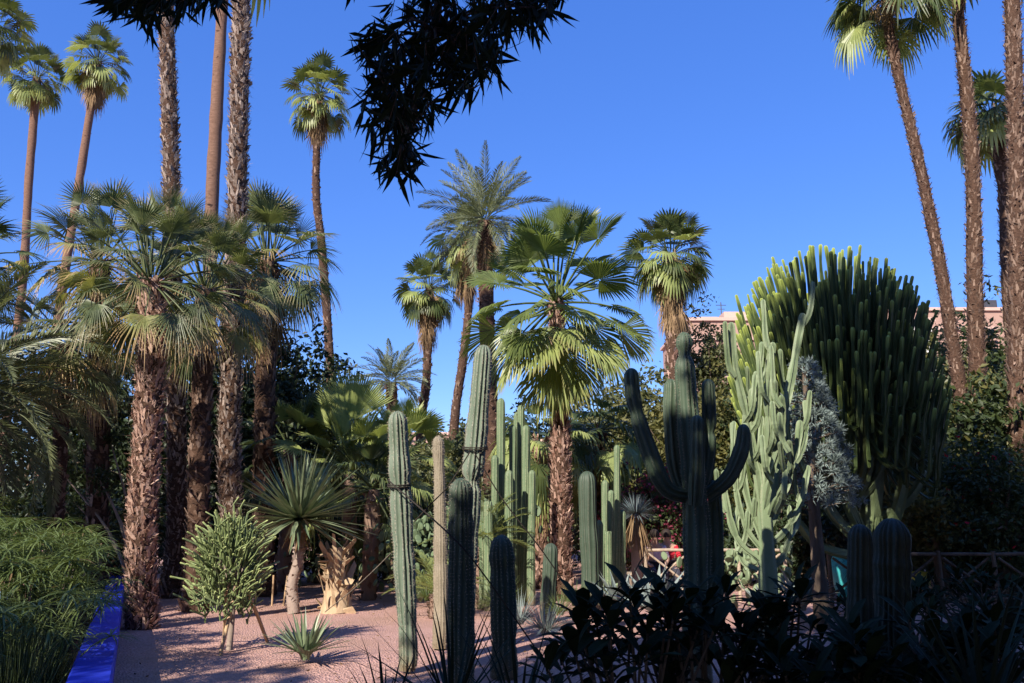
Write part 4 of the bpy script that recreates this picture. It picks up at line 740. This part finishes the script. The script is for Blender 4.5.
for i, (x, Y, rx, h, dsc) in enumerate(((-34, 44, 9, 8, 'far tree mass at the left horizon'), (-18, 46, 9, 8, 'far tree mass behind the left palms'), (-2, 48, 8, 7.0, 'far tree mass behind the centre'), (14, 46, 8, 9, 'far tree mass behind the armed cactus'), (27, 44, 9, 11, 'far tree mass behind the right palms'), (40, 42, 8, 11, 'far tree mass beyond the right edge'))):
    broad_tree('far_tree', dsc, x, Y, h, (rx, 3, h/2), h/2, 360+i, nclump=330, per=30, cr=.9, size=.34, mat='tree1', mat2='tree2', frac2=.4, group='far tree masses on the horizon')
rng = np.random.default_rng(366); b0 = G(124, 610)+A(-.35, 1.2, 0); t = thing('bare_branching_tree', 'small tree with thin pale leaning stems left of the big left palm trunk', 'tree', b0); tb, cb = MB(), MB()
for px, py, dy in ((60, 470, 0), (88, 455, .3), (100, 480, -.2), (72, 500, .4), (110, 440, .2)):
    e = P(px, py, b0[1]+dy); tube(tb, smooth_path([b0, b0*.6+e*.4+A(.12, 0, .25), e], 9), np.linspace(.045, .012, 9), 7, 0, .05, rng)
    cc, pos, nr = blob_points(rng, e, (.45, .4, .35), 14, 26, .2, .2); leaves(cb, pos, .10, rng, 0, .4, nr)
tb.build('trunk', M['bark_pale'], t); cb.build('crown', M['tree1'], t)
# prickly pear like bush, mid left of the cacti
rng = np.random.default_rng(370)
def pear(dsc, px, py, Y, n_, sp, ht, seed, mt='cact_grn'):
    rng = np.random.default_rng(seed); b0 = col_to(px, py, Y); t = thing('prickly_pear', dsc, 'cactus', b0); mb = MB()
    for i in range(n_):
        h = ht*rng.random()**.8; c = b0+A(rng.normal()*sp, rng.normal()*sp*.6, h+.1); s = .06+.05*rng.random(); az = rng.random()*3.14; ti = rng.normal()*.5
        u = np.linspace(0, 2*math.pi, 13)[:-1]; a1 = A(math.cos(az), math.sin(az), 0); a2 = A(-math.sin(az)*math.sin(ti), math.cos(az)*math.sin(ti), math.cos(ti)); nn = np.cross(a1, a2)
        rim = c+np.cos(u)[:, None]*s*.72*a1+np.sin(u)[:, None]*s*1.1*a2; r2 = c+(rim-c)*.8
        V = np.vstack([rim, r2+nn*.018, r2-nn*.018, [c+nn*.024], [c-nn*.024]]); F4 = [[j, (j+1) % 12, 12+(j+1) % 12, 12+j] for j in range(12)]+[[(j+1) % 12, j, 24+j, 24+(j+1) % 12] for j in range(12)]
        mb.add(V, F4, 0, .3, True); mb.add(V, [[12+j, 12+(j+1) % 12, 36] for j in range(12)]+[[24+(j+1) % 12, 24+j, 37] for j in range(12)], 0, .3, True)
    mb.build('pads', M[mt], t)
pear('grey green prickly pear thicket behind the brown corky cactus', 430, 560, 17, 260, .55, 1.5, 371)
pear('green prickly pear bush right of the tight cluster foot', 470, 570, 18, 260, .6, 1.8, 372)
pear('prickly pear pads in dappled light below the pale spurge', 745, 580, 15, 90, .6, 1.0, 373, 'euph_pale')
pear('low prickly pear behind the sword leaf rosette trunk', 345, 590, 19, 90, .7, 1.0, 374)

# ------------------------------------------------------------------ fence, pots, people
YF = 17.0
def fence(dsc, xs, Y, zt=1.0, mt='rail'):
    t = thing('rustic_fence', dsc, 'fence', (xs[0], Y, 0)); rng = np.random.default_rng(int(abs(xs[0])*10))
    for i, x in enumerate(xs):
        mb = MB(); tube(mb, [A(x, Y, -.05), A(x+.01, Y, zt*.5), A(x, Y, zt+.04)], .04, 8, 0, .06, rng); mb.build('post', M[mt], t)
        if i == len(xs)-1: break
        x2 = xs[i+1]
        for z in (zt, .22): mb = MB(); tube(mb, [A(x+.042, Y, z-.02), A((x+x2)/2, Y, z-.01), A(x2-.042, Y, z-.02)], .032, 7, 0, .06, rng); mb.build('rail', M[mt], t)
        for s in (0, 1):
            mb = MB(); a, b_ = (.28, zt-.08) if s == 0 else (zt-.08, .28); tube(mb, [A(x+.06, Y+.05*(1-2*s), a), A(x2-.06, Y+.05*(1-2*s), b_)], .024, 6, 0, .06, rng); mb.build('cross_brace', M[mt], t)
xa = P(648, 550, YF)[0]; fence('rustic fence of crossed poles, sunlit part left of the armed cactus', [xa, xa+.95, xa+1.9, xa+2.85], YF+.4)
xa = P(800, 550, YF)[0]; fence('rustic crossed pole fence in shade right of the pale spurge', [xa+1.0*i for i in range(6)], YF-1.5, mt='bark_tree')  # darker bark replaces the rail wood, putting shade into the fence colour
def pot(dsc, px, Y, h, r, mt, z=0):
    b0 = col_to(px, 560, Y, z); mb = MB(); pr = [(0.01, 0), (.55, 0), (.7, .1), (1.0, .45), (.95, .75), (.7, .92), (.82, 1.0), (.7, 1.0), (.6, .9), (.5, .7)]; th = np.arange(20)*2*math.pi/20
    V = np.array([[b0+A(r*a*math.cos(q), r*a*math.sin(q), h*z_) for q in th] for a, z_ in pr]).reshape(-1, 3); F = [[i*20+j, i*20+(j+1) % 20, (i+1)*20+(j+1) % 20, (i+1)*20+j] for i in range(len(pr)-1) for j in range(20)]
    mb.add(V, F, 0, 0, True); return tag(mb.build('garden_pot', M[mt]), dsc, 'pot')
pot('turquoise glazed jar half hidden behind the pale spurge and fence', 843, 18, .95, .27, 'turq')
pot('bright yellow pot behind the fence right of the black cactus columns', 915, 17.5, .55, .26, 'yellow'); pot('small terracotta pot in front of the yellow pot', 917, 16.4, .3, .16, 'terra')
0 and pot('cobalt blue jar in deep shade behind the big left palm', 106, 19.5, 2.75, .3, 'cobalt')
def person(dsc, px, Y, cloth, seat, seed):
    x = P(px, 550, Y)[0]; b0 = A(x, Y, 0); t = thing('person', dsc, 'person', b0); z = seat
    J = [(0, 0, z+.08, .15), (0, .02, z+.32, .15), (0, .02, z+.52, .17), (0, .01, z+.62, .065), (0, -.01, z+.72, .085), (0, -.01, z+.83, .085), (-.2, .01, z+.52, .06), (-.27, -.05, z+.27, .048), (-.16, -.25, z+.16, .038), (-.1, -.33, z+.14, .035),
         (.2, .01, z+.52, .06), (.27, -.05, z+.27, .048), (.16, -.25, z+.16, .038), (.1, -.33, z+.14, .035), (-.1, -.1, z+.07, .09), (-.12, -.45, z+.05, .065), (-.12, -.46, .1, .042), (-.12, -.6, .05, .035), (.1, -.1, z+.07, .09), (.12, -.45, z+.05, .065), (.12, -.46, .1, .042), (.12, -.6, .05, .035)]
    E = [(0, 1), (1, 2), (2, 3), (3, 4), (4, 5), (2, 6), (6, 7), (7, 8), (8, 9), (2, 10), (10, 11), (11, 12), (12, 13), (0, 14), (14, 15), (15, 16), (16, 17), (0, 18), (18, 19), (19, 20), (20, 21)]
    def skin(name, idx, edges, mat, grow):
        me = bpy.data.meshes.new(name); rm = {k: i for i, k in enumerate(idx)}; me.from_pydata([J[k][:3] for k in idx], [(rm[a], rm[b]) for a, b in edges], []); me.materials.append(mat)
        o = bpy.data.objects.new(name, me); COL.objects.link(o); o.parent = t; o.modifiers.new('s', 'SKIN')
        for i, k in enumerate(idx): v = me.skin_vertices[0].data[i]; v.radius = (J[k][3]*grow,)*2; v.use_root = i == 0
        o.modifiers.new('d', 'SUBSURF').levels = 1; o.modifiers['d'].render_levels = 1
    skin('body', list(range(22)), E, M['skin'], 1.0)
    skin('shirt', [0, 1, 2, 6, 7, 10, 11], [(0, 1), (1, 2), (2, 6), (6, 7), (2, 10), (10, 11)], M[cloth], 1.18)
    skin('trousers', [0, 14, 15, 16, 18, 19, 20], [(0, 14), (14, 15), (15, 16), (0, 18), (18, 19), (19, 20)], M['darkcloth'], 1.16)
    mb = MB(); u = np.linspace(0, math.pi, 7); c = b0+A(0, .015, z+.80); pr = [(c+A(0, 0, .125*math.cos(q)), .115*math.sin(q)+.002) for q in u[:5]]; tube(mb, [q[0] for q in pr], [q[1] for q in pr], 10); mb.build('hair', M['hair'], t)
person('seated person in pale pink top behind the blue grey agave', 655, 18.6, 'pinkcloth', .47, 1)
person('seated person in bright red top beside the one in pale pink', 667, 18.9, 'redcloth', .47, 2)
xb = P(661, 550, 18.8)[0]; t = thing('garden_bench', 'plain wooden bench under the two seated people', 'bench', (xb, 18.9, 0)); mb = MB(); box(mb, (xb, 18.85, .43), (1.5, .4, .05)); mb.build('seat', M['rail'], t)
for sx in (-.65, .65): mb = MB(); box(mb, (xb+sx, 18.85, .2), (.07, .36, .4)); mb.build('leg', M['rail'], t)

# ------------------------------------------------------------------ ropes
def rope(dsc, pts, r=.008, mt='rope'):
    mb = MB(); q = [P(a, b_, Y) for a, b_, Y in pts]; tube(mb, smooth_path(q, 16), r, 5); tag(mb.build('guy_rope', M[mt]), dsc, 'rope', 'ropes tying the cacti')
rope('rope running from the first ribbed cactus down right past the dark round topped cactus', [(388, 480, 9.35), (450, 535, 8.2), (482, 572, 8.6), (534, 646, 9.0)])
rope('rope running from the tall leaning cactus down right across the centre palm foot', [(474, 452, 9.7), (503, 500, 9.9), (540, 548, 10.1), (569, 590, 10.3)])
rope('short rope crossing from the brown cactus up to the leaning tall one', [(414, 522, 10.4), (432, 503, 10.2), (449, 485, 9.8), (470, 452, 9.7)])
rope('light rope slanting down left from the first ribbed cactus to the gravel', [(391, 553, 9.5), (372, 572, 9.7), (350, 592, 10), (325, 612, 10.4)], .006, 'rope_lt')
def tie(dsc, px, py, Y, r):
    c = P(px, py, Y); th = np.linspace(0, 2*math.pi, 26); p = c+np.stack([np.cos(th)*r, np.sin(th)*r, .02*np.sin(th)], 1); mb = MB(); tube(mb, p, .010, 5, cap=False); tube(mb, p+A(0, 0, .022), .009, 5, cap=False); tag(mb.build('rope_tie', M['rope']), dsc, 'rope', 'ropes tying the cacti')
tie('rope loop round the first ribbed cactus', 399, 486, 9.6, .128); tie('rope loop round the leaning tall cactus', 475, 449, 10, .15)

# ------------------------------------------------------------------ foreground leafy shrubs in shade
def leafy(dsc, px, Y, ptop, spread, n_, seed, ll=.23):
    rng = np.random.default_rng(seed); x = P(px, 600, Y)[0]; zt = P(px, ptop, Y)[2]; b0 = A(x, Y, 0); t = thing('leafy_shrub', dsc, 'shrub', b0); st, lf = MB(), MB()
    n_ = int(n_*.8)
    for i in range(n_):
        a = rng.random()*6.28; r = spread*rng.random()**.6; h = zt*(1-.45*(r/spread)**2)*(.72+.3*rng.random()); q = A(x+math.cos(a)*r, Y+math.sin(a)*r*.6, h); s0 = b0+A(rng.normal()*.06, rng.normal()*.06, 0)
        p = smooth_path([s0, s0*.45+q*.55-A(0, 0, .05), q], 7); tube(st, p, np.linspace(.016, .007, 7), 5, 0, .05, rng, cap=False)
        for j in range(8):
            az = j*2.4+rng.normal()*.2; o = q-Zv*(.012*j)-A(0, 0, .0); el = R_(70-8*j+rng.normal()*10); L = ll*(.7+.5*rng.random())
            u = np.linspace(0, 1, 5); h_ = A(math.cos(az), math.sin(az), 0); e = el-.5*u; pp = o+np.cumsum(np.vstack([A(0, 0, 0), (np.cos(e)[1:, None]*h_+np.sin(e)[1:, None]*Zv)*L/4]), 0)
            ww = L*.17*np.array([.15, .6, 1, .95, .05]); s = A(-h_[1], h_[0], 0); up_ = Zv*.25
            V = np.stack([pp-s*ww[:, None]+up_*ww[:, None], pp, pp+s*ww[:, None]+up_*ww[:, None]], 1).reshape(-1, 3); b = (np.arange(4)*3)[:, None]
            lf.add(V, np.concatenate([np.concatenate([b, b+1, b+4, b+3], 1), np.concatenate([b+1, b+2, b+5, b+4], 1)]), 0, 0, False)
    st.build('stems', M['bark_tree'], t); lf.build('leaves', M['plum'], t)
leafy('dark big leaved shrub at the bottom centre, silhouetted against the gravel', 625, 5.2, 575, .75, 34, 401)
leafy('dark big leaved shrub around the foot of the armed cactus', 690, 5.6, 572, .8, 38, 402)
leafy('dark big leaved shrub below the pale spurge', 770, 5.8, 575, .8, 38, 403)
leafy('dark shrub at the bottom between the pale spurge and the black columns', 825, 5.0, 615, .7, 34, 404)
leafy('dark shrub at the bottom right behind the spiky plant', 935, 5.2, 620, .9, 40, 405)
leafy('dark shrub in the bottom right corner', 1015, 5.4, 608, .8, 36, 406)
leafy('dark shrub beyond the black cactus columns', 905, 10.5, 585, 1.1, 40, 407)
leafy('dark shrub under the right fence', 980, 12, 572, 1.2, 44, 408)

# ------------------------------------------------------------------ shade trees over and behind the viewer, some added to block light
def lance(mb, tipq, ddir, n_, L, rng, w=.085):
    """spray of lance shaped leaves at a twig end"""
    d = unit(rng.normal(size=(n_, 3))*.55+ddir); o = tipq-ddir*(rng.random((n_, 1))*.12)
    l = L*(.7+.6*rng.random(n_))[:, None]; s = unit(np.cross(d, rng.normal(size=(n_, 3)))); nn = np.cross(s, d)
    V = np.stack([o, o+d*l*.3+s*l*w*.8, o+d*l*.62+s*l*w*.62-nn*l*.03, o+d*l-nn*l*.10, o+d*l*.62-s*l*w*.62-nn*l*.03, o+d*l*.3-s*l*w*.8], 1).reshape(-1, 3)
    b = (np.arange(n_)*6)[:, None]; mb.add(V, np.concatenate([b+A(0, 1, 4, 5).astype(int)[None], b+A(1, 2, 3, 4).astype(int)[None]]), 0, 0)
rng = np.random.default_rng(500); t = thing('shade_tree', 'black leafy branches hanging into the top of the sky from a tree over the viewer', 'tree', (-1.6, -2.2, 0))
tb, cb = MB(), MB(); trunk = smooth_path([A(-1.6, -2.2, 0), A(-1.5, -2.1, 4), A(-.6, -1.8, 14)], 10); tube(tb, trunk, np.linspace(.32, .2, 10), 12, 0, .06, rng)
# crown body behind the viewer plus lobes overhead, several added to shade plants ahead
for c, r, nc in (((-1.0, -1.6, 12.6), (1.6, 2.0, 6.0), 440), ((1.6, -1.6, 10.5), (2.2, 1.8, 5.0), 260), ((-.3, -1.8, 5.2), (3.2, 1.6, 3.4), 300), ((2.6, -.6, 8.2), (2.4, 1.8, 1.6), 170), ((-2.4, -1.8, 9), (1.5, 1.6, 3.6), 170), ((-4.5, -1.6, 6.1), (1.25, 1.4, 3.6), 260), ((5.5, -1.4, 10), (3, 2.2, 3), 260), ((2, -5, 9), (6, 2, 4), 300), ((-2.5, -1.6, 16.3), (1.2, 1.4, .8), 130)):
    cc, pos, nr = blob_points(rng, c, r, nc, 30, .75, .2); leaves(cb, pos, .40, rng, 0, .5, nr)
    for e in cc[::9]: s = trunk[rng.integers(4, 10)]; tube(tb, smooth_path([s, (s+e)/2+A(0, 0, .4), e], 6), np.linspace(.09, .015, 6), 5, 0, .05, rng, cap=False)
tb.build('trunk', M['bark_tree'], t); cb.build('crown', M['tree4'], t)
def hanging(limb, pts, seed, nle, L=.112):
    rng = np.random.default_rng(seed); tb, cb = MB(), MB(); lp = smooth_path(limb, 14); tube(tb, lp, np.linspace(.05, .015, 14), 7, 0, .05, rng)
    for px, py, Y, sx, sy, k in pts:
        for i in range(int(k*.85)):
            q = P(px+rng.normal()*sx, py+rng.normal()*sy, Y+rng.normal()*.22); s = lp[np.argmin(np.linalg.norm(lp-q, axis=1))]
            if rng.random() < .12: tube(tb, smooth_path([s, (s+q)/2+A(0, 0, .05), q], 5), np.linspace(.008, .0025, 5), 4, cap=False)
            dd = unit(A(rng.normal()*.5+(px-440)*.002, rng.normal()*.5, -.85)); tube(tb, [q-dd*.10, q], .002, 3, cap=False); lance(cb, q, dd, nle, L, rng)
    tb.build('branch', M['bark_tree'], t); cb.build('hanging_foliage', M['cane_leaf'], t)
hanging([A(-1.4, -2.0, 5.6), A(-.9, 0, 5.4), A(-.5, 2, 4.6), P(455, -25, 3.0), P(430, 40, 3.0), P(405, 140, 3.0)],
        [(440, 15, 3, 34, 18, 62), (418, 70, 3, 21, 18, 62), (405, 120, 3, 13, 14, 42), (406, 158, 3, 9, 9, 20), (470, 52, 3, 13, 14, 34), (505, 15, 3, 16, 8, 22), (385, 92, 3, 9, 12, 18), (372, 42, 3, 6, 5, 5), (460, 88, 3, 8, 10, 10), (530, 14, 3, 9, 6, 12), (548, 12, 3, 5, 9, 9), (535, -2, 3, 14, 4, 10), (395, 170, 3, 5, 6, 6), (368, 55, 3, 4, 6, 5), (378, 128, 3, 4, 6, 5), (490, 62, 3, 8, 10, 10)], 501, 7)
hanging([A(-1.4, -2.0, 5.2), A(-1.9, 0, 5.2), A(-1.9, 1.8, 4.4), P(190, -40, 3.0), P(130, -8, 3.0)],
        [(125, -4, 3, 16, 7, 26), (165, -6, 3, 24, 7, 34), (150, 12, 3, 9, 6, 8), (200, 0, 3, 8, 6, 12), (135, 12, 3, 5, 6, 7), (175, 8, 3, 6, 9, 7)], 502, 7)
def shade(dsc, c, r, nc, seed, name='shade_tree', cr=.7, sz=.38):
    rng = np.random.default_rng(seed); t = thing(name, dsc, 'tree', (c[0], c[1], 0)); tb, cb = MB(), MB(); tube(tb, smooth_path([A(c[0], c[1], 0), A(c[0]+.1, c[1], c[2])], 6), np.linspace(.25, .12, 6), 9, 0, .05, rng)
    cc, pos, nr = blob_points(rng, c, r, nc, 30, cr, .15, zmin=.1); leaves(cb, pos, sz, rng, 0, .5, nr); tb.build('trunk', M['bark_tree'], t); cb.build('crown', M['tree4'], t)
shade('dense tree behind the viewer to the left, shading the cacti', (-5.4, -1.6, 5.4), (1.9, 1.6, 5.5), 380, 510)
shade('clipped hedge behind the viewer shading the near gravel', (-10.8, -1.6, 4.0), (4.2, 1.4, 4.4), 520, 511, 'shade_hedge')
shade('tall dense tree far left outside the photo, shading the left undergrowth', (-20.0, -1.6, 9.0), (3.6, 2.5, 9.2), 620, 512)
shade('unseen dense tree added behind the viewer to the right to block skylight', (5.0, -5, 7), (4, 2, 7), 420, 513)  # unseen tree put in to block skylight from behind
shade('unseen narrow dense tree added behind the viewer to shade the left undergrowth', (-17, -1.6, 6.0), (1.7, 1.5, 6.2), 300, 519)  # added to darken the trunks and undergrowth at left
shade('unseen long tall hedge added far behind the viewer to block low sky, left half', (-14, -10, 6.0), (13, 1.6, 6.4), 520, 515, 'shade_hedge', 1.1, .62)  # both hedge halves are added to keep low sky light off the foreground
shade('unseen long tall hedge added far behind the viewer to block low sky, right half', (12, -10, 7.0), (13, 1.6, 7.4), 560, 516, 'shade_hedge', 1.1, .62)
shade('unseen spreading tree added over the viewer to the right to cut sky light', (6.0, -3.5, 11.5), (5.2, 4.2, 1.8), 420, 517, 'shade_tree', .9, .5)  # added canopy, dims the foreground from above
shade('tall dense tree far right outside the photo', (17, 4, 7.0), (4.5, 5, 7.0), 420, 518, 'shade_tree', 1.0, .55)
shade('dense shrubbery right of the viewer outside the photo', (9.5, 3.5, 2.6), (2.4, 3.5, 2.6), 240, 514)
# leaf litter on the gravel
rng = np.random.default_rng(600); n = 1200; mb = MB(); x = rng.random(n)*16-9; y = 6+rng.random(n)*14; ok = x > (-2.22-(y-4)*.449+.5); pos = np.stack([x, y, np.full(n, .012)], 1)[ok]; leaves(mb, pos, .045, rng, 0, .4, dirs=np.tile(A(0, 0, 0), (len(pos), 1))*0+unit(np.stack([rng.normal(size=len(pos)), rng.normal(size=len(pos)), rng.random(len(pos))*.3], 1))*4)
tag(mb.build('leaf_litter', M['litter']), kind='stuff')
